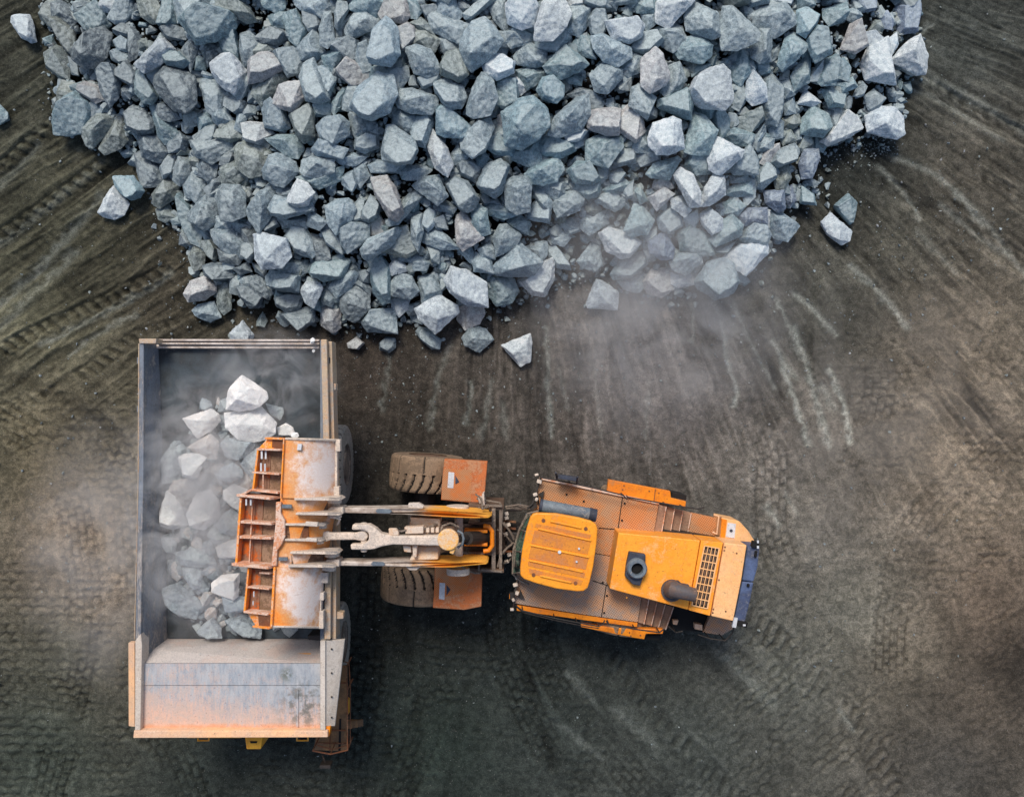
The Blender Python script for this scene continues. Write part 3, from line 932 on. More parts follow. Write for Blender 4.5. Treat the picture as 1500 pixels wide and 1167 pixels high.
def heap(px, py):
    """height in metres of the rock surface at a photo position"""
    d = np.clip(inside_dist(px, py, PILE_EDGE), 0, None) / 45.0
    h = 3.4 * (1 - np.exp(-d * 0.6 / 3.4))
    h = h * (1 - 0.45 * np.exp(-(((np.asarray(px) - 860) / 60) ** 2 + ((np.asarray(py) - 360) / 50) ** 2)))
    return h

TONE = {'p': (176, 184, 188), 'w': (158, 158, 158), 'g': (131, 145, 151), 'd': (104, 115, 121), 'o': (120, 129, 126),
        't': (118, 138, 144), 'b': (116, 128, 144)}

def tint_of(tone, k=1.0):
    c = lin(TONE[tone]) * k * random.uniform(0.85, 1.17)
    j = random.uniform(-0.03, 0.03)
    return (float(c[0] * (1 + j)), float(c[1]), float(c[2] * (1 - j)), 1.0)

def set_tint(me, col):
    at = me.color_attributes.new('tint', 'FLOAT_COLOR', 'POINT')
    at.data.foreach_set('color', list(col) * len(me.vertices))

def rock_bm(top, ring, bot, r, detail, seed):
    bm = bmesh.new()
    for p in list(top) + list(ring) + list(bot): bm.verts.new(p)
    res = bmesh.ops.convex_hull(bm, input=bm.verts)
    loose = [v for v in bm.verts if not v.link_faces]
    bmesh.ops.delete(bm, geom=loose, context='VERTS')
    bmesh.ops.dissolve_limit(bm, angle_limit=R(9), verts=bm.verts, edges=bm.edges)
    if detail:
        es = [e for e in bm.edges if len(e.link_faces) == 2 and e.calc_face_angle(0) > R(14)]
        bmesh.ops.bevel(bm, geom=es, offset=0.035 * r, offset_type='OFFSET', segments=1, profile=0.5, affect='EDGES', clamp_overlap=True)
        bmesh.ops.triangulate(bm, faces=bm.faces)
        for _ in range(4):
            long_e = [e for e in bm.edges if e.calc_length() > max(0.13, 0.26 * r) / (1.0 if detail == 1 else 1.5)]
            if not long_e: break
            bmesh.ops.subdivide_edges(bm, edges=long_e, cuts=1, use_grid_fill=False)
            bmesh.ops.triangulate(bm, faces=[f for f in bm.faces if len(f.verts) > 3])
        bm.normal_update()
        o = Vector((seed * 1.7 % 50, seed * 0.9 % 50, seed * 0.3))
        for v in bm.verts:
            n1 = mnoise.noise(v.co * (1.3 / r) + o); n2 = mnoise.noise(v.co * (3.6 / r) + o); n3 = mnoise.noise(v.co * 9.0 + o)
            v.co += v.normal * r * (0.035 * n1 + 0.04 * n2) + v.normal * 0.017 * n3
    bmesh.ops.recalc_face_normals(bm, faces=bm.faces)
    return bm

def traced_rock(rec, z, flat=0.6, grow=1.0, detail=1, seed=0):
    """a boulder with this outline as its widest girth, at real height z"""
    rnd = random.Random(seed * 31 + 5)
    ring0 = [P(x, y, z) for x, y in rec['pts']]
    c = sum(ring0, Vector()) / len(ring0)
    r = math.sqrt(rec['area']) * (CAM_H - z) / FPX * 0.56
    ring = [c + (p - c) * grow + Vector((0, 0, rnd.uniform(-0.16, 0.16) * r)) for p in ring0]
    off = Vector((rnd.uniform(-.25, .25), rnd.uniform(-.3, .2), 0)) * r
    top = []
    h = flat * r * rnd.uniform(0.85, 1.25)
    kind = rnd.random()
    if kind < .45:                       # one broad broken face, tilted, with steep flanks
        td = Vector((rnd.uniform(-1, 1), rnd.uniform(-1, 1), 0)).normalized() * rnd.uniform(.15, .55)
        for p in ring0:
            if rnd.random() < .2: continue
            q = c + (p - c) * rnd.uniform(0.58, 0.88) * grow + off * .6
            q.z = z + h * .8 + td.dot(q - c)
            top.append(q)
    elif kind < .85:                     # a ridge
        far = max(ring0, key=lambda p: (p - c).length); d = (far - c).normalized() * r
        a0 = rnd.uniform(-.5, .5); d = Matrix.Rotation(a0, 3, 'Z') @ d
        top += [c + off + d * rnd.uniform(.25, .7) + Vector((0, 0, h * rnd.uniform(.8, 1.1))), c + off - d * rnd.uniform(.2, .7) + Vector((0, 0, h * rnd.uniform(.6, 1.1)))]
        q = c + (rnd.choice(ring0) - c) * .62; q.z = z + h * rnd.uniform(.5, .8); top.append(q)
        if rnd.random() < .5:
            q = c + (rnd.choice(ring0) - c) * .7; q.z = z + h * rnd.uniform(.5, .9); top.append(q)
    else:                                # a blunt point
        top.append(c + off * 1.5 + Vector((0, 0, h * 1.15)))
        for _ in range(2):
            q = c + (rnd.choice(ring0) - c) * .6; q.z = z + h * rnd.uniform(.5, .8); top.append(q)
    if top:
        mz = max(q.z for q in top)
        if mz > z + 1.35 * h:
            for q in top: q.z = z + (q.z - z) * 1.35 * h / (mz - z)
    for q in top: q.z = max(q.z, z + .15 * r)
    bot = []
    for p in ring0:
        q = c + (p - c) * rnd.uniform(0.55, 0.85)
        q.z = z - flat * r * rnd.uniform(0.8, 1.0)
        bot.append(q)
    return rock_bm(top, ring, bot, r, detail, seed), r, flat * r

pile = parse(PILE)
pile.sort(key=lambda q: -q['area'])
N_IND = 272
ZONE = [(420, 330, 'left'), (0, 0, '')]

TW = {'p': 'pale grey', 'w': 'pinkish grey', 'g': 'mid grey', 'd': 'dark grey', 'o': 'olive grey', 't': 'teal grey', 'b': 'blue grey'}
def shape_word(q):
    xs = [p[0] - q['c'][0] for p in q['pts']]; ys = [p[1] - q['c'][1] for p in q['pts']]
    m = np.cov(np.array([xs, ys])); w, v = np.linalg.eigh(m)
    asp = math.sqrt(w[1] / max(w[0], 1e-3)); ang = abs(math.degrees(math.atan2(v[1, 1], v[0, 1]))) % 180
    if asp > 1.55:
        if 60 < ang < 120: return 'upright'
        if ang < 30 or ang > 150: return 'wide'
        return 'slanting'
    return 'wedge-shaped' if len(q['pts']) <= 4 else ('blocky' if len(q['pts']) <= 6 else 'rounded')
def rel(dx, dy):
    a = math.degrees(math.atan2(-dy, dx)) % 360
    return ['right of', 'above right of', 'above', 'above left of', 'left of', 'below left of', 'below', 'below right of'][int((a + 22.5) // 45) % 8]
USED = set()
def auto_label(q, marks, noun, tail=''):
    sz = 'big' if q['area'] > 1150 else ('small' if q['area'] < 480 else 'medium')
    ms = sorted(marks, key=lambda m: math.hypot(m['c'][0] - q['c'][0], m['c'][1] - q['c'][1]))
    def dist_word(m):
        d = math.hypot(m['c'][0] - q['c'][0], m['c'][1] - q['c'][1])
        return 'just ' if d < 48 else ''
    base = f"{sz} {TW[q['tone']]} {shape_word(q)} {noun}"
    for m in ms[:3]:
        t = f"{base} {dist_word(m)}{rel(q['c'][0] - m['c'][0], q['c'][1] - m['c'][1])} the {m['name']}"
        if t not in USED and len(t.split()) <= 16:
            USED.add(t); return t
    for m in ms[:5]:
        t = f"another {base} {rel(q['c'][0] - m['c'][0], q['c'][1] - m['c'][1])} the {m['name']}"
        if t not in USED and len(t.split()) <= 16:
            USED.add(t); return t
    return f"{base} between the {ms[0]['name']} and its neighbours"

marks = [q for q in pile if q['name']]
rest = []                       # everything past the individuals, one object
for i, q in enumerate(pile):
    z0 = float(heap(*q['c']))
    rr = math.sqrt(q['area']) / 45 * 0.56
    z = z0 + 0.32 * rr + 0.20 * q['lvl'] + 0.12
    bm, r, hb = traced_rock(q, z, flat=0.8, grow=1.14 if q['lvl'] else 1.24, detail=2 if q['area'] > 500 else 1, seed=i + 1)
    if i < N_IND:
        me = bpy.data.meshes.new('boulder'); bm.to_mesh(me); bm.free()
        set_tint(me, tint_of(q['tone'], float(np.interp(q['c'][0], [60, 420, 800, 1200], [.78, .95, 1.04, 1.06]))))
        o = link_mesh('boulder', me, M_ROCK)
        lab = (q['name'] + ' of the rock pile') if q['name'] and 'pile' not in q['name'] and len(q['name'].split()) < 12 else q['name']
        tag(o, lab or auto_label(q, marks, 'rock'), 'boulder', 'boulders heaped in the rock pile')
    else:
        rest.append((bm, tint_of(q['tone'], float(np.interp(q['c'][0], [60, 420, 800, 1200], [.78, .95, 1.04, 1.06])))))

# loose rocks around the pile
for i, q in enumerate(parse(LOOSE)):
    rr = math.sqrt(q['area']) / 43 * 0.56
    lift = 0.25 if q['lvl'] else 0.0
    z = 0.55 * rr + lift
    bm, r, hb = traced_rock(q, z, flat=0.66, detail=2, seed=900 + i)
    me = bpy.data.meshes.new('loose_rock'); bm.to_mesh(me); bm.free()
    set_tint(me, tint_of(q['tone']))
    tag(link_mesh('loose_rock', me, M_ROCK), q['name'], 'rock', 'rocks lying loose around the pile')

# smaller rocks that fill the pile between and behind the named ones
def mini_rock(c, r, seed, flat=0.8, n=13):
    rnd = random.Random(seed)
    bm = bmesh.new()
    a0 = rnd.uniform(0, 6.3); el = rnd.uniform(0.62, 1.0)
    ca, sa = math.cos(a0), math.sin(a0)
    for k in range(n):
        u = rnd.uniform(-1, 1); t = rnd.uniform(0, 2 * math.pi); s_ = math.sqrt(1 - u * u)
        x, y = s_ * math.cos(t) * r * rnd.uniform(.85, 1.1), s_ * math.sin(t) * r * el * rnd.uniform(.85, 1.1)
        bm.verts.new((c[0] + x * ca - y * sa, c[1] + x * sa + y * ca, c[2] + u * r * flat))
    bmesh.ops.convex_hull(bm, input=bm.verts)
    bmesh.ops.delete(bm, geom=[v for v in bm.verts if not v.link_faces], context='VERTS')
    return bm

def merged(name, items, m, label, kind='stuff', parent=None):
    V, F, C = [], [], []
    for bm, col in items:
        b = len(V); bm.verts.index_update()
        V += [tuple(v.co) for v in bm.verts]; F += [[b + v.index for v in f.verts] for f in bm.faces]
        C += list(col) * len(bm.verts); bm.free()
    me = bpy.data.meshes.new(name); me.from_pydata(V, [], F)
    at = me.color_attributes.new('tint', 'FLOAT_COLOR', 'POINT'); at.data.foreach_set('color', C)
    o = link_mesh(name, me, m, parent)
    return tag(o, label, None, None, kind)

def fill(n, smin, smax, y0, y1, low, seed, dmin=6):
    rnd = random.Random(seed); out = []; pts = []
    while len(pts) < n:
        pts.append((rnd.uniform(30, 1440), rnd.uniform(y0, y1)))
    P_ = np.array(pts); d = inside_dist(P_[:, 0], P_[:, 1], PILE_EDGE); H = heap(P_[:, 0], P_[:, 1])
    for (x, y), dd, hh in zip(pts, d, H):
        if dd < dmin: continue
        s = smin + (smax - smin) * rnd.random() ** 2
        r = s / 45 / 2
        z = hh + rnd.uniform(-.05, .12) - low + r * 0.3
        out.append((mini_rock(P(x, y, z), r, rnd.random(), n=15), tint_of(rnd.choice('gggdtdoog'), 0.95)))
    return out
rest += fill(4200, 12, 30, -20, 470, 0.06, 11)
rest += fill(5200, 5, 13, -20, 480, 0.02, 13, dmin=-4)
rest += fill(1500, 24, 62, -400, -12, -0.15, 12)
# rubble skirt along the foot of the pile
for k in range(5200):
    x, y = random.uniform(60, 1330), random.uniform(0, 500)
    d = float(inside_dist(x, y, PILE_EDGE))
    if -46 < d < 8 and random.random() < math.exp(min(0, d) / 15):
        r = (1.2 + 6.0 * random.random() ** 3) / 43
        rest.append((mini_rock(P(x, y, r * 0.4), r, k, n=11), tint_of(random.choice('gdo'), 0.85)))
merged('smaller_rocks', rest, M_ROCK, 'smaller broken rocks filling the pile between the large boulders')

# crushed stone and grit scattered over the yard
grit = []
spots = [(520, 470, 330, 60, 260), (900, 360, 90, 60, 170), (1240, 210, 60, 50, 220), (800, 500, 300, 90, 330), (300, 330, 200, 120, 260), (1180, 420, 200, 120, 160), (900, 700, 900, 500, 1500), (200, 600, 400, 600, 900), (760, 560, 300, 160, 700), (1350, 300, 200, 300, 500),
         (1290, 215, 26, 16, 160), (1140, 600, 140, 140, 120)]
for cx, cy, sx, sy, n in spots:
    for k in range(n):
        x, y = random.gauss(cx, sx * .5), random.gauss(cy, sy * .5)
        if not (-60 < x < 1560 and -60 < y < 1220): continue
        r = (0.7 + 2.2 * random.random() ** 5) / 43
        grit.append((mini_rock(P(x, y, r * 0.45), r, cx + k, n=8), tint_of(random.choice('oowdd'), 0.7)))
merged('gravel', grit, M_ROCK, 'crushed stone and grit scattered over the yard')

# ---------------------------------------------------------------- the ground: one sheet, rising under the pile, pressed by tyres
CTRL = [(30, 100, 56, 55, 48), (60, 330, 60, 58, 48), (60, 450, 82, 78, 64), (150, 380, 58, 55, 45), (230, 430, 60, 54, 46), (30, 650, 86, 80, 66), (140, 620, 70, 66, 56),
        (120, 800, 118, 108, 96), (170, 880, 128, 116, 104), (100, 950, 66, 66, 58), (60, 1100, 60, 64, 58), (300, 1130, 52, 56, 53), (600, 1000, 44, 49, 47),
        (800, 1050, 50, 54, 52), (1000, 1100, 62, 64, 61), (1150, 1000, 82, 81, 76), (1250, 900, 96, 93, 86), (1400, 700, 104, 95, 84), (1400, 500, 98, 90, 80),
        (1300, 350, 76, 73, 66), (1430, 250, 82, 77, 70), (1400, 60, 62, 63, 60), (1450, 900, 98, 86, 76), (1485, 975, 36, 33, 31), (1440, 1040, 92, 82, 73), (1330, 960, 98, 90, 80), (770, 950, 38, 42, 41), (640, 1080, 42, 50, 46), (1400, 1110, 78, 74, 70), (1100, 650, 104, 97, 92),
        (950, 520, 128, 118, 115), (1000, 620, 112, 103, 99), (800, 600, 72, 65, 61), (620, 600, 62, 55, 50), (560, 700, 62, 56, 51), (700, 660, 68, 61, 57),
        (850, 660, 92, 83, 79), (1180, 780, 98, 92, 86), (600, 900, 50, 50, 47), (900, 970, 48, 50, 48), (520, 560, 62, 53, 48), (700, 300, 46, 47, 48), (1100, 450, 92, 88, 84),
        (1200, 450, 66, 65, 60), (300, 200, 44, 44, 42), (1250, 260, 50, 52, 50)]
def track(pts, w, depth=0.05, lug=0.03, pitch=22, kind='lug', tone=1.0):
    return dict(pts=pts, w=w, depth=depth, lug=lug, pitch=pitch, kind=kind, tone=tone)
TRACKS = [
    track([(-60, 560), (60, 495), (180, 440), (262, 396)], 46, .05, .06, 17),
    track([(-60, 395), (60, 315), (170, 238)], 44, .05, .06, 18),
    track([(-60, 300), (40, 222), (150, 130)], 40, .05, .04, 18),
    track([(-60, 640), (120, 560), (210, 500), (330, 470)], 44, .03, .05, 16),
    track([(30, 520), (110, 600), (180, 700), (200, 900)], 60, .02, .04, 20, 'brick'),
    track([(-40, 600), (60, 650), (110, 760), (120, 940), (60, 1200)], 60, .02, .04, 20, 'brick'),
    track([(-60, 1010), (100, 1020), (240, 1080), (300, 1220)], 60, .02, .04, 20, 'brick'),
    track([(560, 690), (545, 900), (500, 1230)], 58, .02, .035, 19, 'brick'),
    track([(640, 840), (640, 1000), (560, 1230)], 58, .02, .035, 19, 'brick'),
    track([(730, 830), (740, 960), (800, 1090), (900, 1230)], 56, .025, .035, 19, 'brick'),
    track([(790, 850), (800, 960), (860, 1060), (1010, 1230)], 50, .02, .03, 19, 'brick'),
    track([(860, 930), (960, 1060), (1120, 1230)], 56, .02, .03, 19),
    track([(1060, 880), (1150, 960), (1260, 1090), (1330, 1230)], 58, .02, .035, 17),
    track([(1080, 560), (1130, 660), (1130, 780), (1180, 900)], 60, .012, .03, 19, 'brick'),
    track([(1560, 600), (1440, 680), (1330, 800), (1300, 1000)], 60, .012, .025, 19, 'brick'),
    track([(1260, 430), (1290, 560), (1250, 700)], 60, .01, .025, 16, 'brick'),
    track([(1330, 110), (1420, 160), (1560, 230)], 30, .06, .02, 20),
    track([(1250, 250), (1400, 330), (1560, 420)], 34, .04, .03, 20),
    track([(1290, 150), (1420, 250), (1560, 330)], 30, .04, .02, 20),
]
# pale scrapes where bucket teeth and dragged rocks skinned the soil: points, width, strength
SCRAPES = [([(1014, 430), (1014, 500)], 5, .5), ([(1047, 440), (1062, 500), (1070, 545), (1080, 570), (1076, 595)], 6, .75), ([(1075, 445), (1107, 515), (1138, 570)], 6, .45),
    ([(1138, 438), (1152, 470), (1165, 492)], 9, .6), ([(1135, 502), (1150, 530), (1165, 552)], 9, .6), ([(1150, 545), (1165, 590), (1187, 652)], 8, .85), ([(1165, 480), (1180, 530), (1195, 580), (1215, 654)], 10, .7),
    ([(1213, 540), (1235, 590), (1245, 648)], 9, 1.0), ([(1165, 430), (1190, 452), (1225, 490)], 8, .65), ([(1245, 388), (1290, 430), (1330, 480)], 10, .6), ([(1120, 735), (1140, 770)], 9, .5), ([(1205, 565), (1222, 598)], 12, .45),
    ([(800, 480), (803, 560), (808, 640)], 7, .55), ([(735, 590), (742, 640)], 9, .3), ([(690, 560), (684, 620)], 8, .4), ([(640, 560), (630, 628)], 8, .35), ([(570, 520), (560, 600)], 8, .3), ([(660, 505), (640, 560)], 8, .3), ([(720, 560), (705, 640)], 9, .3),
    ([(950, 560), (946, 640)], 6, .3), ([(870, 540), (880, 640)], 6, .25), ([(820, 540), (832, 600)], 6, .25),
    ([(1290, 245), (1330, 290), (1345, 320)], 8, .5), ([(1310, 230), (1380, 262), (1440, 330)], 9, .4), ([(1350, 112), (1420, 140), (1500, 190), (1560, 240)], 14, .35), ([(1335, 130), (1400, 160), (1470, 205)], 10, .3),
    ([(1400, 280), (1450, 330), (1500, 400)], 9, .35), ([(1380, 300), (1440, 350), (1480, 372)], 9, .3), ([(1345, 340), (1400, 400)], 9, .25), ([(1330, 60), (1365, 35)], 6, .6),
    ([(0, 447), (70, 380), (150, 290)], 14, .35), ([(0, 357), (90, 285), (150, 240)], 12, .3), ([(0, 273), (52, 212)], 14, .3), ([(60, 505), (170, 450), (250, 400)], 9, .4), ([(0, 480), (60, 420), (110, 370)], 16, .3), ([(100, 520), (150, 486), (200, 462)], 8, .35),
    ([(830, 985), (870, 1030)], 14, .25), ([(900, 1040), (960, 1090)], 12, .25), ([(1060, 960), (1130, 1030)], 18, .25), ([(1230, 1040), (1250, 1070)], 7, .35), ([(820, 1060), (880, 1110)], 12, .2), ([(1150, 720), (1165, 750)], 6, .35)]

def polyline_field(px, py, pts):
    """distance across, distance along, signed side"""
    best = np.full(px.shape, 1e9); along = np.zeros(px.shape); sgn = np.zeros(px.shape); s0 = 0.0; end = np.zeros(px.shape)
    tot = sum(math.hypot(pts[i + 1][0] - pts[i][0], pts[i + 1][1] - pts[i][1]) for i in range(len(pts) - 1))
    for i in range(len(pts) - 1):
        ax, ay = pts[i]; bx, by = pts[i + 1]; vx, vy = bx - ax, by - ay; ln = math.hypot(vx, vy)
        t = np.clip(((px - ax) * vx + (py - ay) * vy) / ln ** 2, 0, 1)
        d = np.hypot(px - ax - t * vx, py - ay - t * vy)
        m = d < best
        best = np.where(m, d, best); along = np.where(m, s0 + t * ln, along)
        sgn = np.where(m, ((px - ax) * vy - (py - ay) * vx) / ln, sgn); s0 += ln
    return best, along, sgn, tot

def smooth_curve(pts, k=8):
    if len(pts) < 3: return pts
    out = []
    p = [pts[0]] + list(pts) + [pts[-1]]
    for i in range(1, len(p) - 2):
        for j in range(k):
            t = j / k; a, b, c, d = p[i - 1], p[i], p[i + 1], p[i + 2]
            out.append(tuple(0.5 * (2 * b[q] + (c[q] - a[q]) * t + (2 * a[q] - 5 * b[q] + 4 * c[q] - d[q]) * t * t + (-a[q] + 3 * b[q] - 3 * c[q] + d[q]) * t ** 3) for q in (0, 1)))
    out.append(pts[-1])
    return out

def axis(lo, hi, step, far):
    core = np.arange(lo, hi + step, step)
    out, x, s = [], hi, step
    while x < far: s *= 1.35; x += s; out.append(x)
    out2, x, s = [], lo, step
    while x > -far: s *= 1.35; x -= s; out2.append(x)
    return np.concatenate([np.array(out2[::-1]), core, np.array(out)])

def build_ground():
    gx, gy = axis(-18.6, 18.6, 0.043, 900), axis(-14.6, 14.6, 0.043, 900)
    nx, ny = len(gx), len(gy)
    X, Y = np.meshgrid(gx, gy)
    near = np.clip(1 - np.maximum(np.abs(X) - 18, np.abs(Y) - 14) / 30, 0, 1)
    Z = np.zeros_like(X)
    # photo position of each point (needed twice because the heap lifts the sheet)
    for _ in range(3):
        k = FPX / (CAM_H - Z)
        px, py = 750 + X * k, 583.5 - Y * k
        Z = np.where(np.abs(px) < 4000, heap(px, py), 0) - 0.0
    Z = np.maximum(Z - 0.30 * np.clip(Z / 0.3, 0, 1), 0)
    k0 = FPX / CAM_H
    px, py = 750 + X * k0, 583.5 - Y * k0
    H = (fbm(X * 0.25, Y * 0.25, 3, 1) - .5) * 0.22 + (fbm(X * 1.3, Y * 1.3, 4, 5) - .5) * 0.10 + (fbm(X * 5, Y * 5, 4, 9) - .5) * 0.05
    # damp to floury soil colour, with soft shade by the machines painted in
    W = np.zeros_like(X); C = np.zeros(X.shape + (3,))
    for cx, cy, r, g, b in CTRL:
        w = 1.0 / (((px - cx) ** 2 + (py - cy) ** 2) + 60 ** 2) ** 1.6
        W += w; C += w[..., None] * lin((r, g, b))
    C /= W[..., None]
    wx = fbm(X * .5, Y * .5, 4, 21); big = fbm(X * .22 + wx, Y * .22 + wx, 4, 31); med = fbm(X * 1.1 + 2 * wx, Y * 1.1, 5, 41)
    C *= (0.35 + 0.95 * big + 0.55 * med)[..., None] * 0.98
    # radial streaks of dragged soil around the pile
    ang = np.arctan2(py + 250, px - 720); rad = np.hypot(px - 720, py + 250)
    st = fbm(ang * 30, rad * 0.005, 4, 51); st2 = fbm(ang * 95, rad * 0.010, 3, 55); rg = 1 - np.abs(2 * fbm(ang * 55, rad * 0.007, 3, 57) - 1); rg = np.clip((rg - .86) / .14, 0, 1); fr = 1 - np.abs(2 * fbm(ang * 42 + 9, rad * 0.006, 3, 59) - 1); fr = np.clip((fr - .86) / .14, 0, 1)
    wr = np.clip((px - 480) / 200, 0, 1) * np.clip((860 - py) / 200, 0, 1) * np.clip(0.1 + 1.6 * fbm(X * .35, Y * .35, 4, 58) ** 1.3, 0, 1)
    C *= (1 + wr * ((st - .5) * 1.5 + (st2 - .5) * 0.9 + rg * .5 - fr * .3))[..., None]
    H += wr * ((st - .5) * 0.10 + (st2 - .5) * 0.07 + rg * .05 - fr * .06)
    # diagonal drag streaks on the left
    u, v = (px * 0.80 - py * 0.60), (px * 0.60 + py * 0.80)   # u along, v across for a track running up right
    u2, v2 = (px * .83 - py * .56), (px * .56 + py * .83)
    wl = np.clip((420 - px) / 160, 0, 1) * np.clip((640 - py) / 120, 0, 1)
    sl = fbm(v2 * 0.06, u2 * 0.006, 4, 61); sl2 = fbm(v2 * 0.22, u2 * 0.02, 3, 65); rl = 1 - np.abs(2 * fbm(v2 * 0.05, u2 * 0.006, 3, 67) - 1); rl = np.clip((rl - .8) / .2, 0, 1)
    C *= (1 + wl * ((sl - .5) * 1.9 + (sl2 - .5) * 0.55))[..., None]; H += wl * ((sl - .5) * 0.3 + rl * 0.07); C *= (1 + wl * rl * .4)[..., None]
    for t in TRACKS:
        pts = smooth_curve(t['pts'])
        wob = (fbm(X * 0.8, Y * 0.8, 3, 71) - .5) * 8
        xs, ys = [p[0] for p in pts], [p[1] for p in pts]
        m = (px > min(xs) - 60) & (px < max(xs) + 60) & (py > min(ys) - 60) & (py < max(ys) + 60)
        if not m.any(): continue
        d, al, sg, tot = polyline_field(px[m] + wob[m], py[m], pts)
        hw = t['w'] / 2
        inb = np.clip((hw - d) / 3.0, 0, 1)
        rim = np.exp(-((d - hw - 2) / 3.5) ** 2)
        fade = np.clip(al / 60, 0, 1) * np.clip((tot - al) / 14, 0, 1) * np.clip(3.4 * fbm(px[m] * .014, py[m] * .014, 3, 77 + len(pts)) - (0.7 if t['kind'] == 'lug' else 0.8), 0, 1)
        if t['kind'] == 'lug':
            ph = al / t['pitch'] + np.abs(sg) / hw * 0.55
            lugs = np.clip(np.sin(2 * np.pi * ph) * 2.4 + .5, -1, 1)
            up = np.clip((sg + hw * .1) / 3, 0, 1) * np.clip((hw * .85 - sg) / 3, 0, 1)
            ridge = np.clip((-sg - hw * .35) / 4, 0, 1)
            pat = lugs * up + ridge * 0.9 - (1 - up) * (1 - ridge) * .25
        else:
            row = np.floor(sg / 11.0)
            ph = al / t['pitch'] + row * 0.5
            pat = np.where(np.minimum(np.abs((ph % 1) - .5) * -1 + .5, 0.5 - np.abs((sg / 11.0 % 1) - .5)) < .13, -1.0, 0.35)
        pat = pat * (0.45 + 0.9 * fbm(px[m] * .03, py[m] * .03, 2, 79))
        H[m] += fade * (inb * (-t['depth'] + t['lug'] * pat) + rim * t['depth'] * 0.9)
        C[m] *= (1 + fade * (inb * 0.30 * pat + 0.25 * rim))[..., None]
    # every metre of the yard was driven over: overlapping scale-like lug prints
    wxp = (fbm(px * .006, py * .006, 3, 91) - .5) * 60
    for ang_, mask, sd_ in ((0.0, np.clip((430 - px) / 80, 0, 1) * np.clip((py - 500) / 60, 0, 1), 0), (0.12, np.clip((py - 880) / 60, 0, 1) * np.clip((px - 300) / 80, 0, 1) * np.clip((980 - px) / 200, 0, 1), 3),
                            (-0.7, np.clip((py - 840) / 80, 0, 1) * np.clip((px - 940) / 120, 0, 1), 5), (0.05, np.clip((px - 1080) / 60, 0, 1) * np.clip((py - 480) / 80, 0, 1) * np.clip((900 - py) / 80, 0, 1), 7),
                            (0.6, np.clip((330 - px) / 80, 0, 1) * np.clip((520 - py) / 60, 0, 1) * .5, 9)):
        cu = px * math.cos(ang_) + py * math.sin(ang_) + wxp; cv = -px * math.sin(ang_) + py * math.cos(ang_) + wxp * .5 * vnoise(px * .01, py * .01, 95)
        row = np.floor(cv / 12.5); cu2 = cu + row % 2 * 11 + (vnoise(row * 7.7, row * 3.1, 97) - .5) * 10
        arc = (cv / 12.5) % 1; sc = np.abs(((cu2 / 22) % 1) - .5) * 2
        e1 = np.exp(-((arc - .15 - .45 * sc ** 2) / .12) ** 2); e2 = np.exp(-((1 - sc) / .10) ** 2) * (arc > .3)
        brk = np.clip(fbm(px * .05, py * .05, 3, 99 + sd_) * 3.2 - 1.15, 0, 1) * np.clip(fbm(px * .008, py * .008, 3, 101 + sd_) * 4 - 1.5, 0, 1)
        w_ = mask * brk
        H -= w_ * (0.055 * e1 + 0.035 * e2) - w_ * 0.02 * (arc > .5); C *= (1 - w_ * (0.34 * e1 + .2 * e2) + w_ * .12 * (arc > .45))[..., None]
    for pts, w_r, s_r in (([(768, 890), (770, 960), (790, 1060), (812, 1120)], 7, .5), ([(590, 905), (600, 980), (610, 1060), (600, 1167)], 8, .35), ([(690, 985), (670, 1060), (650, 1167)], 8, .35), ([(545, 905), (560, 1000), (575, 1110)], 7, .3),
                        ([(900, 960), (960, 1040), (1060, 1140)], 9, .25), ([(1000, 940), (1100, 1030), (1180, 1160)], 9, .25), ([(1200, 900), (1290, 1000), (1330, 1120)], 9, .2), ([(268, 396), (262, 408), (180, 452), (60, 508), (0, 536)], 6, .55),
                        ([(160, 246), (110, 300), (60, 345), (0, 385)], 7, .5), ([(0, 545), (100, 590), (200, 655)], 8, .45), ([(150, 290), (90, 360), (0, 440)], 6, .5)):
        q = smooth_curve(pts); d_, al_, sg_, tot_ = polyline_field(px + (fbm(X, Y, 2, 111) - .5) * 10, py, q)
        f_ = np.exp(-(d_ / w_r) ** 2) * s_r * np.clip(2.2 * fbm(px * .02, py * .02, 3, 113) - .3, 0, 1)
        C *= (1 - f_)[..., None]; H -= 0.07 * f_; H += 0.04 * s_r * np.exp(-((d_ - w_r * 1.8) / 5) ** 2)
    pale = lin((196, 198, 192))
    for pts, w, stg in SCRAPES:
        pts = smooth_curve(pts)
        xs, ys = [p[0] for p in pts], [p[1] for p in pts]
        m = (px > min(xs) - 30) & (px < max(xs) + 30) & (py > min(ys) - 30) & (py < max(ys) + 30)
        n = fbm(px[m] * .09, py[m] * .09, 3, 83); n2 = fbm(px[m] * .3, py[m] * .3, 3, 85)
        d, al, sg, tot = polyline_field(px[m] + (n - .5) * 12, py[m] + (n - .5) * 8, pts)
        wv = w * 0.5 * (0.25 + 1.2 * n)
        f = np.exp(-(d / (wv + .6)) ** 2) * stg * np.clip(0.15 + 1.5 * n2, 0, 1) * 0.5
        C[m] = C[m] * (1 - f[..., None]) + pale * f[..., None]
        H[m] += -0.03 * np.exp(-(d / (w * .5)) ** 2) * stg + 0.02 * np.exp(-((d - w * .8) / 3) ** 2) * stg
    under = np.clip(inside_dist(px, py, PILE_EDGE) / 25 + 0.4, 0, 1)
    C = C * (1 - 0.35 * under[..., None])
    Z = Z + H * near
    warm_lift = np.exp(-(((px - 130) / 150) ** 2 + ((py - 760) / 190) ** 2)) * 0.9 + np.exp(-(((px - 1430) / 230) ** 2 + ((py - 680) / 380) ** 2)) * 0.65  # brighter, warmer ground at lower left and far right
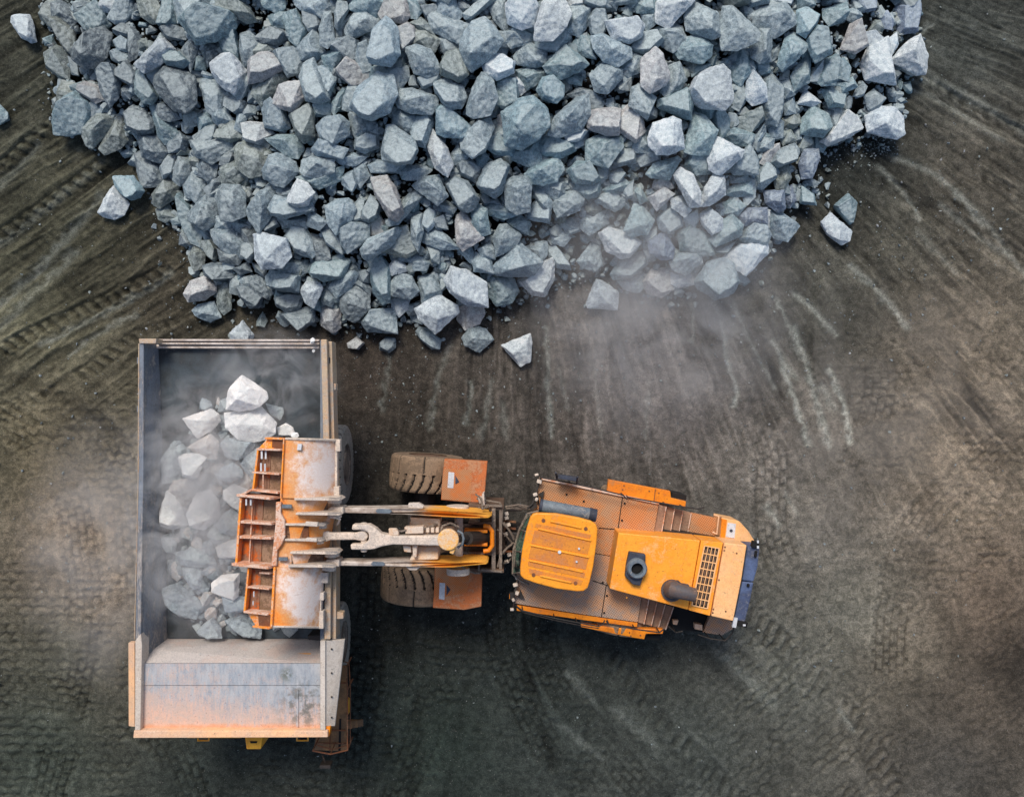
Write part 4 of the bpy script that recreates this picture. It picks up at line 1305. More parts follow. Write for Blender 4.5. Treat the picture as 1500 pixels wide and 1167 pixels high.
    C = C * (1 + 0.75 * warm_lift)[..., None] * (np.array([0.92, 0.99, 0.98]) * (1 - np.clip(warm_lift, 0, 1)[..., None]) + np.array([1.06, 0.98, 0.90]) * np.clip(warm_lift, 0, 1)[..., None])
    C = np.clip(C, 0.004, 0.6)
    verts = np.stack([X, Y, Z], -1).reshape(-1, 3).astype(np.float32)
    idx = np.arange(nx * ny).reshape(ny, nx)
    q = np.stack([idx[:-1, :-1], idx[:-1, 1:], idx[1:, 1:], idx[1:, :-1]], -1).reshape(-1, 4)
    me = bpy.data.meshes.new('ground')
    me.vertices.add(len(verts)); me.vertices.foreach_set('co', verts.ravel())
    me.loops.add(q.size); me.loops.foreach_set('vertex_index', q.ravel().astype(np.int32))
    me.polygons.add(len(q)); me.polygons.foreach_set('loop_start', (np.arange(len(q)) * 4).astype(np.int32))
    me.update(calc_edges=True); me.shade_smooth()
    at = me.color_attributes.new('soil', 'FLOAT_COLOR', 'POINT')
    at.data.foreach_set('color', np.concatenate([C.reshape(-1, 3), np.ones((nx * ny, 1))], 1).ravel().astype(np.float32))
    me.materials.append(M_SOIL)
    o = bpy.data.objects.new('ground', me); COL.objects.link(o)
    tag(o, 'dark packed quarry soil with tyre tracks and pale scrapes', kind='structure')
    return o
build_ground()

# ---------------------------------------------------------------- tyres
def tyre_mesh(c, axis, Rr, W, style, inner):
    """grooved tyre: c centre, axis unit vector across the tread, inner = +1/-1 side that faces the machine"""
    c, axis = Vector(c), Vector(axis).normalized()
    up = Vector((0, 0, 1)); fw = axis.cross(up)
    NA, ws = 216, [-.5, -.5, -.49, -.44, -.40, -.36, -.3, -.25, -.2, -.15, -.1, -.05, -.02, .02, .05, .1, .15, .2, .25, .3, .36, .40, .44, .49, .5, .5]
    prof = {0: .55, 1: .80, 2: .93, 3: .975, 24: .80, 25: .55, 23: .93, 22: .975}
    prof[0] = prof[25] = .52; prof[1] = prof[24] = .84
    vs, fs, gm = [], [], []
    n = len(ws); groove = {}
    for a in range(NA):
        th = 2 * math.pi * a / NA
        for i, w in enumerate(ws):
            k = prof.get(i, 1.0 - 0.012 * (abs(w) / .4) ** 2)
            g = 0.0; s = w * inner                      # s > 0 toward the machine
            if 2 <= i <= n - 3:
                if style == 'loader':
                    if s > 0.0:
                        ph = (th / (2 * math.pi) * 24 + (s ** 1.6) * 2.2) % 1
                        if ph < .24: g = 0.075
                    elif s < -.06:
                        ph = (th / (2 * math.pi) * 8) % 1
                        if ph < .045: g = 0.04
                else:
                    ph = (th / (2 * math.pi) * 27 + (w * w) * 1.1 + (0.5 if w > 0 else 0)) % 1
                    if ph < .2 and abs(w) > .1: g = 0.07
            groove[(a, i)] = g > 0
            r = Rr * k - g
            vs.append(c + axis * (w * W) + (up * math.cos(th) + fw * math.sin(th)) * r)
    for a in range(NA):
        b = (a + 1) % NA
        for i in range(n - 1):
            fs.append((a * n + i, b * n + i, b * n + i + 1, a * n + i + 1))
            gm.append(1 if (groove[(a, i)] and groove[(b, i)]) or (groove[(a, i + 1)] and groove[(b, i + 1)]) else 0)
    return vs, fs, gm

def wheel(parent, c, yaw, Rr, W, style, inner, rub):
    axis = Vector((-math.sin(yaw), math.cos(yaw), 0))
    hub = MB()
    h = W * .5
    hub.lathe(c, axis, [(-h * .98, .10 * Rr), (-h * .98, .30 * Rr), (-h * .7, .36 * Rr), (-h * .7, .50 * Rr), (-h * .96, .53 * Rr), (-h * .96, .56 * Rr), (0, .56 * Rr), (h * .96, .56 * Rr), (h * .96, .53 * Rr), (h * .7, .50 * Rr), (h * .7, .36 * Rr), (h * .98, .30 * Rr), (h * .98, .10 * Rr)], 36)
    w = hub.build('wheel', M_BROWN if style == 'loader' else M_HOSE, parent)
    vs, fs, gm = tyre_mesh(c, axis, Rr, W, style, inner)
    me = bpy.data.meshes.new('tyre'); me.from_pydata([tuple(v) for v in vs], [], fs)
    bm = bmesh.new(); bm.from_mesh(me); bmesh.ops.recalc_face_normals(bm, faces=bm.faces); bm.to_mesh(me); bm.free()
    t = link_mesh('tyre', me, rub, w)
    me.materials.append(M_GROOVE); me.polygons.foreach_set('material_index', gm)  # groove faces take dirt-dark rubber, painting in more of their shade
    me.shade_smooth()
    try: me.set_sharp_from_angle(angle=R(30))
    except Exception: pass
    return w

# ================================================================ DUMP TRUCK
TX = -7.95
truck = empty('dump_truck', (TX, -4.0, 0), 'big rigid dump truck with a dusty peach canopy, its open bed being loaded with rocks', 'dump truck')
def hexa(m, a, b):            # a, b: four corner quads
    return m.add(list(a) + list(b), [(0, 1, 2, 3), (7, 6, 5, 4), (0, 4, 5, 1), (1, 5, 6, 2), (2, 6, 7, 3), (3, 7, 4, 0)])
YR, YF = 1.62, -7.30
m = MB()
def section(y, zf):
    return [(-10.47, y, zf), (-5.58, y, zf), (-5.58, y, zf - .16), (-10.47, y, zf - .16)]
prev = section(YR, 3.90)
for y, zf in ((0.2, 3.76), (-2.5, 3.5), (-5.5, 3.3), (YF, 3.2)):
    cur = section(y, zf); hexa(m, prev, cur); prev = cur
body = m.build('bed_floor', M_BED, truck)
# side walls lean outward, with stake ribs outside
ml, mr = MB(), MB()
for mm, xi_t, xo_t, xi_b, xo_b in ((ml, -10.63, -10.70, -10.46, -10.56), (mr, -5.53, -5.42, -5.60, -5.50)):
    hexa(mm, [(xi_t, 1.66, 4.60), (xo_t, 1.66, 4.60), (xo_b, 1.62, 3.70), (xi_b, 1.62, 3.70)],
         [(xi_t, -7.45, 4.60), (xo_t, -7.45, 4.60), (xo_b, -7.40, 2.75), (xi_b, -7.40, 2.75)])
    for y in (1.1, -0.3, -1.7, -3.1, -4.5, -5.9, -7.1):
        s_ = -1 if mm is ml else 1
        hexa(mm, [(xo_t, y + .09, 4.5), (xo_t + s_ * .16, y + .09, 4.5), (xo_b + s_ * .12, y + .09, 3.0), (xo_b, y + .09, 3.0)],
             [(xo_t, y - .09, 4.5), (xo_t + s_ * .16, y - .09, 4.5), (xo_b + s_ * .12, y - .09, 3.0), (xo_b, y - .09, 3.0)])
wl = ml.build('side_wall', M_BEDWALL, truck)
wr = mr.build('side_wall', M_BEDWALL, truck)
m = MB(); m.prism([(204, 497), (210.5, 497), (210, 700), (206, 936), (198, 936), (203, 700)], 4.74, 4.60); m.each('side_rail', M_BEDWALL, truck, bevel=.02)
m = MB(); m.prism([(203, 496), (229, 496), (228, 503), (204, 503)], 4.80, 4.3); m.prism([(202.2, 503), (204.0, 503), (203, 700), (197.5, 936), (196, 936), (201.4, 700)], 4.72, 4.5)
m.each('side_rail', M_TAN, truck, bevel=.015)
m = MB(); m.prism([(470, 497), (478.5, 497), (485, 760), (484, 936), (475, 936), (476, 760)], 4.74, 4.55); m.each('side_rail', M_TAN, truck, bevel=.02)
m = MB(); m.prism([(480.5, 500), (486, 500), (493, 760), (492, 936), (486, 936), (487, 760)], 4.50, 3.9)
for yy in (560, 640, 895): m.prism([(484, yy), (492 if yy < 700 else 503, yy + 2), (492 if yy < 700 else 503, yy + 11), (484, yy + 12)], 4.4, 4.1)
m.each('outer_rail', M_TAN, truck, bevel=.02)
# worn rear lip: three bars
m = MB()
for y0, y1, z in ((496.5, 499.5, 4.20), (501.5, 504.5, 4.16), (507, 510, 4.08)): m.prism([(229, y0), (468, y0 + .5), (467, y1 + .5), (229, y1)], z, z - .25)
m.prism([(229, 497), (468, 497), (467, 510), (229, 510)], 4.0, 3.7)
lip = m.each('rear_lip', M_LIP, truck, bevel=.012)
# headboard and canopy
m = MB()
m.prism([(215, 936), (468, 936), (469, 952), (469, 970.5), (205, 970.5), (210, 950)], [3.22, 3.22, 4.0, 4.56, 4.56, 4.0], [2.7, 2.7, 3.0, 4.2, 4.2, 3.0])
m.build('headboard', M_HEADB, truck)
m = MB()
m.prism([(205, 971.5), (469, 971.5), (469, 1003), (205, 1003)], 4.60, 4.42)
m.prism([(205, 1003.7), (469, 1003.7), (469, 1070), (205, 1070)], 4.585, 4.42)
m.prism([(433, 1010), (437, 1010), (437, 1069), (433, 1069)], 4.63, 4.5)
can = m.each('canopy', M_CANOPY, truck)
m = MB(); m.prism([(196, 1069.5), (480, 1069.5), (480, 1079.5), (195, 1080.5)], 4.82, 4.25); m.each('canopy_rim', M_TRPEACH, truck, bevel=.02)
m = MB()
m.prism([(198, 938), (206, 928), (208, 945), (205.5, 1069), (197.5, 1069)], 4.80, 4.3)
m.prism([(469, 938), (476.5, 938), (476.5, 1069), (469, 1069)], 4.80, 4.3)
m.each('canopy_rim', M_TRGREY, truck, bevel=.015, label='grey side ledge of the canopy')
m = MB(); m.prism([(188, 941), (197, 941), (197, 1064), (188.5, 1063)], [4.5, 4.72, 4.72, 4.5], [4.3, 4.5, 4.5, 4.3]); m.build('canopy_wing', M_TRPEACH, truck, .01)
m = MB(); m.prism([(477, 938), (505, 936), (490.5, 1063), (477, 1063)], [4.72, 4.35, 4.5, 4.72], [4.62, 4.25, 4.4, 4.62]); m.build('canopy_wing', M_TRGREY, truck, .01)
m = MB(); m.prism([(477, 1063), (484, 1064), (482, 1078), (480, 1079), (480, 1069), (477, 1069)], 4.7, 4.4); m.build('corner_bracket', M_ORANGE, truck, .01)
m = MB(); m.prism([(450, 931), (470, 930), (472, 938), (452, 937)], 3.9, 3.2)
for y in (950, 985, 1020, 1050): m.disc(P(486, y, 4.62), .03, .03, 8)
m.each('bracket', M_DARK, truck, bevel=.01)
# running gear below
m = MB()
for x in (-8.75, -7.15): m.beam((x, 1.0, 1.75), (x, -10.2, 1.75), .35, .75)
for y in (0.8, -2.2, -5.0, -7.8, -10.0): m.beam((-8.9, y, 1.6), (-7.0, y, 1.6), .4, .4)
m.tube([(-10.0, -2.15, 1.3), (-5.9, -2.15, 1.3)], .38, 14); m.tube([(-10.0, -7.9, 1.3), (-5.9, -7.9, 1.3)], .28, 14)
m.tube([(-8.0, -4.6, 1.9), (-8.0, -1.0, 2.9)], .2, 12)
m.build('chassis', M_DARK, truck)
for x, inn in ((-5.74, -1), (-6.55, -1), (-9.35, 1), (-10.16, 1)):
    wheel(truck, (x, -2.15, 1.30), R(90), 1.30, .74, 'truck', inn, M_RUBBER_GREY)
for x, inn in ((-5.86, -1), (-10.04, 1)):
    wheel(truck, (x, -7.9, 1.30), R(90), 1.28, .78, 'truck', inn, M_RUBBER_GREY)
m = MB()
hexa(m, [(-7.9, -7.5, 4.1), (-5.9, -7.5, 4.1), (-5.9, -7.5, 2.35), (-7.9, -7.5, 2.35)], [(-7.9, -9.1, 4.1), (-5.9, -9.1, 4.1), (-5.9, -9.3, 2.35), (-7.9, -9.3, 2.35)])
cab_t = m.build('cab', M_YEL, truck, .04)
m = MB(); m.box((-6.9, -9.24, 3.45), (1.7, .04, .85)); m.box((-5.885, -8.3, 3.45), (.03, 1.2, .8)); m.each('window', M_GLASS, cab_t)
m = MB(); m.box((-8.95, -9.0, 2.9), (1.7, 2.4, 1.3)); m.box((-8.95, -10.16, 2.2), (1.9, .12, .9)); m.build('hood', M_YEL, truck, .04)
m = MB(); m.box((-7.95, -10.1, 1.25), (5.2, .5, .7)); m.build('front_bumper', M_YEL, truck, .04)
m = MB(); m.prism([(358, 1076), (385, 1076), (382, 1097), (361, 1097)], 3.35, 2.5); m.build('nose_box', M_YEL, truck, .03)
m = MB(); m.prism([(366, 1085), (377, 1085), (376, 1088), (367, 1088)], 3.362, 3.34); m.each('nose_vent', M_BLACK, truck)
m = MB()
for cx in (298, 443): m.tube([P(cx - 8, 1078, 3.4), P(cx - 8, 1084, 3.4), P(cx + 8, 1084, 3.4), P(cx + 8, 1078, 3.4)], .03, 8)
m.each('lifting_loop', M_YEL, truck)
m = MB(); m.prism([(440, 985), (508, 975), (508, 1100), (459, 1098), (463, 1078), (440, 1072)], 2.35, 2.2)
deck = m.build('walkway', M_BRDECK, truck, .01)
m = MB()
for a, b in (((484, 1060), (483, 1099)), ((462, 1088), (507, 1088)), ((462, 1069), (507, 1069)), ((482, 1000), (507, 1000))): m.beam(P(a[0], a[1], 2.37), P(b[0], b[1], 2.37), .03, .05)
m.each('deck_strip', M_RUST, deck)
m = MB(); m.prism([(497, 1052), (500, 1052), (499, 1099), (495.5, 1099)], 2.362, 2.34); m.build('deck_gap', M_BLACK, deck)
m = MB()
rp = [P(500, 975, 3.3), P(507, 977, 3.3), P(509, 1010, 3.3), P(509, 1098, 3.3), P(484, 1104, 3.2), P(458, 1099, 3.3)]
m.tube(rp, .025, 8)
for p in rp[1:]: m.tube([p, Vector((p.x - .02, p.y + .02, 2.33))], .022, 6)
for y in (1045, 1075): m.tube([P(509, y, 3.3), P(507.5, y, 2.35)], .022, 6)
m.tube([Vector((p.x, p.y, 2.85)) for p in rp], .018, 6)
hr = m.build('handrail', M_RUST, truck)
m = MB(); m.box(P(478, 1119, 2.9), (.34, .10, .4)); m.tube([P(478, 1119, 2.9), P(470, 1100, 2.6)], .025, 6); m.build('mirror', M_DARK, truck, .02)
m = MB()
for k in range(5):
    m.box((-5.35 + .02 * k, -10.35 - .13 * k, 2.05 - .4 * k), (.55, .22, .05))
m.each('ladder_step', M_BRDECK, truck)

# rocks lying in the truck bed
bed = parse(BEDROCK)
bmarks = [q for q in bed if q['name']]
for q in bmarks: q['name'] = q['name']
ZB = [(300, 560, 3.6), (330, 640, 4.0), (300, 760, 4.1), (320, 860, 3.8), (350, 920, 3.4)]
def bed_h(x, y):
    e = min(x - 225, 470 - x) / 80.0
    prof = np.interp(y, [540, 590, 650, 720, 800, 880, 935], [3.75, 4.0, 4.1, 4.05, 3.95, 3.7, 3.35])
    return 3.35 + (prof - 3.35) * max(0.25, min(1, e))
TONE['p'] = (224, 222, 219); TONE['w'] = (200, 190, 182); TONE['g'] = (150, 158, 162)
for i, q in enumerate(bed):
    rr = math.sqrt(q['area']) / 50 * 0.56
    z = bed_h(*q['c']) + 0.14 * q['lvl'] + (0.45 if i == 0 else 0)
    bm, r, hb = traced_rock(q, z, flat=0.62, grow=1.03, detail=2, seed=700 + i)
    mx = max(v.co.z for v in bm.verts)
    if q['c'][0] > 335 and q['c'][1] > 640 and mx > 4.75:
        for v in bm.verts: v.co.z -= (mx - 4.75)
    me = bpy.data.meshes.new('loaded_rock'); bm.to_mesh(me); bm.free()
    set_tint(me, tint_of(q['tone'], 1.05))
    lab = (q['name'] + ' in the truck bed') if q['name'] else auto_label(q, bmarks, 'rock') + ''
    tag(link_mesh('loaded_rock', me, M_ROCK), lab, 'rock', 'rocks lying in the truck bed')
small = []
for k in range(900):
    x, y = random.uniform(236, 455), random.uniform(590, 928)
    if inside_dist(x, y, [(330, 560), (380, 570), (400, 620), (455, 640), (455, 925), (290, 930), (250, 880), (236, 700), (270, 620)]) < 4: continue
    r = .07 + .26 * random.random() ** 2
    z = bed_h(x, y) - .25 + random.uniform(-.1, .1)
    if x > 340: z = min(z, 4.2)
    small.append((mini_rock(P(x, y, z), r, k + 5000, n=15), tint_of(random.choice('ggwd'), .95)))
merged('bed_rubble', small, M_ROCK, 'smaller stones and rubble under the boulders in the truck bed')
for (cx, cy, z, r, lab) in ((457, 499, 4.34, .10, 'small whitish stone perched on the rear lip of the truck bed'), (460, 514, 4.0, .07, 'small white chip on the bed floor below the perched stone'),
                            (432, 638, 5.05, .13, 'small pink dusty stone lying on the upper edge of the bucket')):
    bm = mini_rock(P(cx, cy, z), r, int(cx), n=16)
    me = bpy.data.meshes.new('stone'); bm.to_mesh(me); bm.free(); set_tint(me, tint_of('p', 1.2))
    tag(link_mesh('stone', me, M_ROCK), lab, 'stone')

# ================================================================ WHEEL LOADER
loader = empty('wheel_loader', P(780, 800, 0), 'orange articulated wheel loader tipping its raised bucket over the truck', 'wheel loader')
YAWF, YAWR = R(-4), R(-10)
# wheels
for c, inn, yw in (((-2.79, -2.42, 1.18), -1, YAWF), ((-3.08, -5.98, 1.18), 1, YAWF)):
    wheel(loader, c, yw, 1.2, 1.16, 'loader', inn, M_RUBBER)
ac = P(916, 822, 1.18); lat = Vector((math.sin(R(10)), math.cos(R(10)), 0))
for s_ in (1, -1):
    wheel(loader, ac + lat * (1.78 if s_ > 0 else 1.62) * s_, YAWR, 1.2, 1.12, 'loader', -s_, M_RUBBER)
m = MB(); m.tube([(-2.79, -2.42, 1.18), (-3.08, -5.98, 1.18)], .36, 16); m.tube([ac + lat * 1.8, ac - lat * 1.8], .36, 16)
m.box((-2.93, -4.2, 1.15), (.9, .9, .8), YAWF); m.box(ac, (.9, .9, .8), YAWR); m.each('axle', M_DARK, loader)
# front frame
m = MB()
m.prism([(600, 764), (740, 768), (740, 812), (600, 810)], [1.7, 2.3, 2.3, 1.7], .8)
m.prism([(686, 738), (738, 741), (738, 746), (686, 744)], 3.25, 1.0); m.prism([(686, 832), (738, 834), (738, 839), (686, 838)], 3.25, 1.0)
m.prism([(686, 764), (720, 765), (720, 769), (686, 768)], 3.4, 1.0); m.prism([(686, 808), (720, 809), (720, 813), (686, 812)], 3.4, 1.0)
m.prism([(616, 757), (690, 760), (690, 766), (616, 763)], 2.2, .9); m.prism([(616, 812), (690, 815), (690, 821), (616, 818)], 2.2, .9)
m.each('front_frame', M_BROWN, loader, bevel=.02)
m = MB()
m.prism([(720, 740), (726, 740), (726, 838), (720, 838)], 3.3, 2.9); m.prism([(731, 741), (735.5, 741), (735.5, 838), (731, 838)], 3.2, 2.7)
m.prism([(704, 739), (736, 740), (736, 743), (704, 742)], 3.36, 3.1); m.prism([(704, 833), (736, 836), (736, 839), (704, 836)], 3.36, 3.1)
m.prism([(700, 742), (703, 742), (703, 768), (700, 768)], 3.3, 3.0); m.prism([(700, 810), (703, 810), (703, 836), (700, 836)], 3.3, 3.0)
m.each('tower_frame', M_HOSE, loader, bevel=.015)
m = MB()
for y in (778, 797.5): m.prism([(680, y - 2.5), (714, y - 2), (714, y + 2.5), (680, y + 2)], 3.7, 3.3)
m.tube([P(708, 770, 3.6), P(716, 771, 3.6), P(721, 778, 3.6), P(721, 799, 3.6), P(716, 806, 3.6), P(708, 807, 3.6)], .07, 10)
m.prism([(686, 783), (712, 783), (712, 792), (686, 792)], 3.35, 3.0)
m.each('tilt_bracket', M_ORANGE, loader, bevel=.015)
# fenders over the front wheels
def fender(out, edge, st, sg, low):
    m = MB(); m.prism(out, [2.62] * len(out), [2.2] * len(out)); f = m.build('front_fender', M_FENDER, loader, .02)
    m = MB(); m.prism(edge, 2.632, 2.6); m.build('tread_plate', M_DECK3, f)
    m = MB(); m.prism(st, 2.642, 2.62); m.build('white_label', M_WHITE, f)
    m = MB(); m.prism(sg, 2.640, 2.62); m.build('arrow_mark', M_CHAR, f)
    m = MB(); m.prism(low, [2.6, 2.6, 1.7, 1.7], [2.5, 2.5, 1.6, 1.6]); m.each('mudflap', M_FENDER, f)
fender([(651, 672), (714, 676), (711, 712), (709, 737), (700, 737), (646, 732), (648, 700)], [(651, 686), (691, 688), (690, 734), (647, 731), (648, 700)],
       [(657, 691), (665.5, 692), (664, 715), (655.5, 714)], [(667, 696), (673, 706), (667, 709)], [(709, 677), (714, 677), (709, 737), (705, 737)])
fender([(637, 829), (703, 835), (706, 845), (705, 888), (680, 893), (634, 890), (636, 860)], [(638, 830), (690, 834), (684, 868), (637, 876)],
       [(644, 853), (652, 854), (651, 878), (643, 877)], [(654, 856), (660, 863), (654, 872)], [(701, 836), (706, 845), (702, 888), (698, 889)])
# lift arms: tall plates that taper to both pins
def arm(poly, zt, depth):
    m = MB(); m.prism(poly, zt, [a - b for a, b in zip(zt, depth)]); return m.build('lift_arm', M_ARM, loader, .03)
a1 = arm([(497, 743), (545, 743.5), (600, 745), (650, 748), (695, 750), (716, 752), (721, 755), (716, 758.5), (695, 758.5), (650, 756.5), (600, 753.5), (545, 752), (497, 751)],
    [5.15, 5.2, 5.25, 5.1, 4.6, 4.2, 4.05, 4.2, 4.6, 5.1, 5.25, 5.2, 5.15], [.5, .55, .95, 1.25, 1.1, .9, .8, .9, 1.1, 1.25, .95, .55, .5])
a2 = arm([(487, 821.5), (545, 822), (600, 822.5), (640, 823.5), (670, 823.5), (692, 820.5), (713, 820.5), (716, 823), (713, 826), (692, 828), (665, 830.5), (640, 830.5), (600, 829.5), (545, 829), (487, 828.5)],
    [5.15, 5.2, 5.25, 5.15, 4.9, 4.5, 4.2, 4.1, 4.2, 4.5, 4.9, 5.15, 5.25, 5.2, 5.15], [.5, .55, .95, 1.2, 1.25, 1.1, .9, .8, .9, 1.1, 1.25, 1.2, .95, .55, .5])
for a, st, pad in ((a1, [(553, 745), (571, 745.5), (574, 748.5), (571, 751.5), (553, 751), (550, 748)], ((598, 737), (613, 736.5), (621, 741), (619, 745), (598, 744))),
                   (a2, [(546, 822.5), (561, 823), (564, 826), (561, 828.5), (546, 828), (543, 825.5)], ((594, 830), (616, 830), (610, 835), (600, 835)))):
    m = MB(); m.prism(st, 5.262, 5.2); m.each('grey_label', M_CAN, a)
    m = MB(); m.prism(list(pad), 5.15, 4.9); m.build('side_pad', M_PALE, a, .02)
for (x, y) in ((492, 747), (486, 825)):
    pass
m = MB()
for (x0, x1, y0, y1) in ((480, 503, 742, 753), (474, 497, 819.5, 830)):
    m.prism([(x0 + 4, y0), (x1, y0), (x1, y1), (x0 + 4, y1), (x0, y1 - 3), (x0, y0 + 3)], 5.32, 4.75)
    m.tube([P((x0 + x1) / 2, y0 - 6, 5.05), P((x0 + x1) / 2, y1 + 6, 5.05)], .13, 14)
m.each('bucket_pin', M_PALE, loader, bevel=.04)
m = MB()
for (x, y) in ((670, 745), (671, 836)):
    m.lathe(P(x, y, 3.9), (0, 1, 0), [(-.10, .2), (-.10, .34), (.10, .34), (.10, .2)], 20)
m.tube([P(672, 741, 3.8), P(672, 840, 3.8)], .13, 12)
m.each('pivot_pin', M_PALE, loader, bevel=.02)
m = MB()
m.prism([(600, 757.5), (645, 760), (645, 773), (603, 768)], [4.9, 4.9, 4.7, 4.7], [4.3, 4.3, 4.2, 4.2])
m.prism([(612, 801), (642, 801), (642, 819), (600, 820), (604, 810)], [4.75, 4.75, 4.95, 4.95, 4.8], [4.2, 4.2, 4.3, 4.3, 4.2])
m.tube([P(624, 757, 4.45), P(624, 822, 4.45)], .24, 18)
m.build('cross_tube', M_BOOM, loader, .03)
# lift cylinders (between frame and arms)
m = MB()
for (x0, y0, x1, y1) in ((704, 762, 606, 760), (704, 816, 606, 817)):
    m.tube([P(x0, y0, 1.9), P(650, (y0 + y1) / 2, 3.2)], .17, 14); m.tube([P(650, (y0 + y1) / 2, 3.2), P(x1, y1, 4.4)], .09, 12)
m.each('lift_cylinder', M_DARK, loader)
# bell crank (tilt lever) and its link
m = MB(); m.prism([(516, 768), (541, 768), (551, 774), (558, 781), (575, 784.5), (640, 785), (650, 776), (662, 776), (662, 802), (650, 801), (640, 799), (575, 797.5), (560, 800), (548, 804), (540, 805), (514, 805), (513, 797), (533, 796), (540, 791), (540, 781), (533, 776), (515, 776)], 5.35, 5.0)
m.build('tilt_lever', M_PALE, loader, .04)
m = MB(); m.disc(P(657, 789, 5.2), .30, .18, 26); m.prism([(642, 783), (655, 778), (655, 800), (642, 798)], 5.37, 5.2); m.prism([(661, 796), (667, 805), (664, 812), (658, 810)], 5.3, 5.0)
m.build('lever_head', M_HEAD, loader, .03)
m = MB(); m.prism([(453, 780), (478, 778), (484, 780), (520, 780), (530, 777.5), (538, 781), (539, 787), (533, 793), (520, 790.5), (484, 791), (478, 793), (452, 792)], 5.27, 5.06)
m.build('bucket_link', M_PALE, loader, .04)
m = MB()
m.tube([P(533, 765, 5.15), P(533, 808, 5.15)], .09, 12); m.tube([P(466, 766, 5.15), P(466, 797, 5.15)], .11, 12)
m.each('link_pin', M_PALE, loader, bevel=.02)
m = MB(); m.tube([P(664, 789, 4.95), P(690, 788, 4.2)], .11, 14); m.tube([P(684, 788, 4.4), P(714, 787, 3.1)], .2, 16)
m.build('tilt_cylinder', M_DARK, loader)
m = MB(); m.tube([P(670, 777, 5.0), P(677, 781, 5.0), P(679, 789, 5.0), P(677, 797, 5.0), P(670, 802, 5.0)], .035, 8); m.build('hose_guard', M_CAN, loader)
m = MB()
m.prism([(592, 772), (620, 771), (620, 781), (594, 782)], 5.25, 4.9)
m.prism([(569, 774), (580, 774), (584, 779), (584, 784), (570, 784)], 5.3, 5.1)
for x in (624, 631, 638): m.prism([(x, 773), (x + 5, 773), (x + 5, 780), (x, 780)], 5.1, 4.8)
m.prism([(590, 799), (602, 800), (602, 809), (592, 808)], 5.1, 4.8); m.prism([(604, 799), (611, 799), (610, 816), (605, 816)], 5.15, 4.8)
m.each('valve_block', M_BOOM, loader, bevel=.02)
hs = MB()
def hose(pts, r=.03): hs.tube([P(*p) for p in pts], r, 8)
hose([(580, 777, 5.2), (588, 778, 5.3), (595, 776, 5.25)]); hose([(620, 775, 5.1), (634, 770, 4.9), (650, 764, 4.5), (668, 768, 4.2), (671, 774, 4.4)], .04)
hose([(645, 780, 5.0), (648, 770, 5.0), (660, 766, 4.8), (672, 772, 4.7)], .035); hose([(697, 724, 3.2), (705, 730, 3.6), (707, 745, 4.3)], .03)
hose([(699, 730, 2.8), (712, 733, 3.0), (732, 736, 3.2), (736, 745, 3.2), (735, 765, 3.1), (745, 775, 3.0), (752, 786, 2.8)], .035)
hose([(738, 765, 3.1), (748, 780, 3.0), (753, 790, 2.9)], .03); hose([(752, 795, 2.8), (742, 803, 3.0), (734, 812, 3.1), (729, 830, 3.1)], .035)
hose([(728, 775, 2.9), (740, 783, 2.9), (750, 795, 2.7)], .03); hose([(741, 742, 2.5), (760, 739, 2.7), (775, 742, 2.6), (782, 745, 2.6)], .03)
hose([(741, 745, 2.5), (758, 742, 2.6), (775, 746, 2.5)], .03); hose([(740, 790, 2.3), (760, 792, 2.2), (780, 795, 2.2)], .05); hose([(740, 800, 2.2), (760, 803, 2.1), (775, 806, 2.1)], .045)
hose([(676, 829, 4.6), (684, 835, 3.7), (696, 839, 3.3), (703, 839, 3.2)], .03); hose([(706, 745, 4.3), (715, 742, 3.9), (718, 748, 3.6)], .03)
hose([(733, 815, 3.1), (737, 825, 2.8), (745, 822, 2.6), (752, 812, 2.4)], .03); hose([(660, 768, 3.0), (676, 770, 3.2), (690, 768, 3.3), (700, 762, 3.1)], .04); hose([(655, 812, 3.0), (676, 808, 3.2), (694, 812, 3.2)], .04)
hs.each('hydraulic_hose', M_HOSE, loader)
m = MB(); m.tube([P(741, 746, 2.3), P(764, 744, 2.3)], .09, 12); m.tube([P(764, 744, 2.3), P(786, 746, 2.3)], .05, 10)
m.each('steering_cylinder', M_HOSE, loader)
m = MB(); m.prism([(700, 728), (710, 727), (712, 737), (702, 738)], 2.9, 2.6); m.prism([(706, 724), (709, 722), (710, 740), (707, 740)], 3.4, 2.7)
for q in ((742, 752), (745, 768), (741, 782), (746, 812), (742, 822), (742, 758)): m.box(P(q[0], q[1], 2.6), (.12, .1, .14), .3)
m.each('fitting', M_PALE, loader, bevel=.01)
m = MB()
m.prism([(738, 768), (790, 776), (782, 822), (738, 812)], 1.9, .8); m.prism([(742, 778), (764, 781), (760, 803), (742, 800)], 2.4, 1.8)
m.build('articulation_joint', M_DARK, loader, .03)
m = MB()
for y in (762, 772, 806): m.prism([(738, y), (756, y + 1.5), (756, y + 4), (738, y + 2.5)], 2.3, 2.1)
m.each('hinge_plate', M_RUST, loader, bevel=.01)

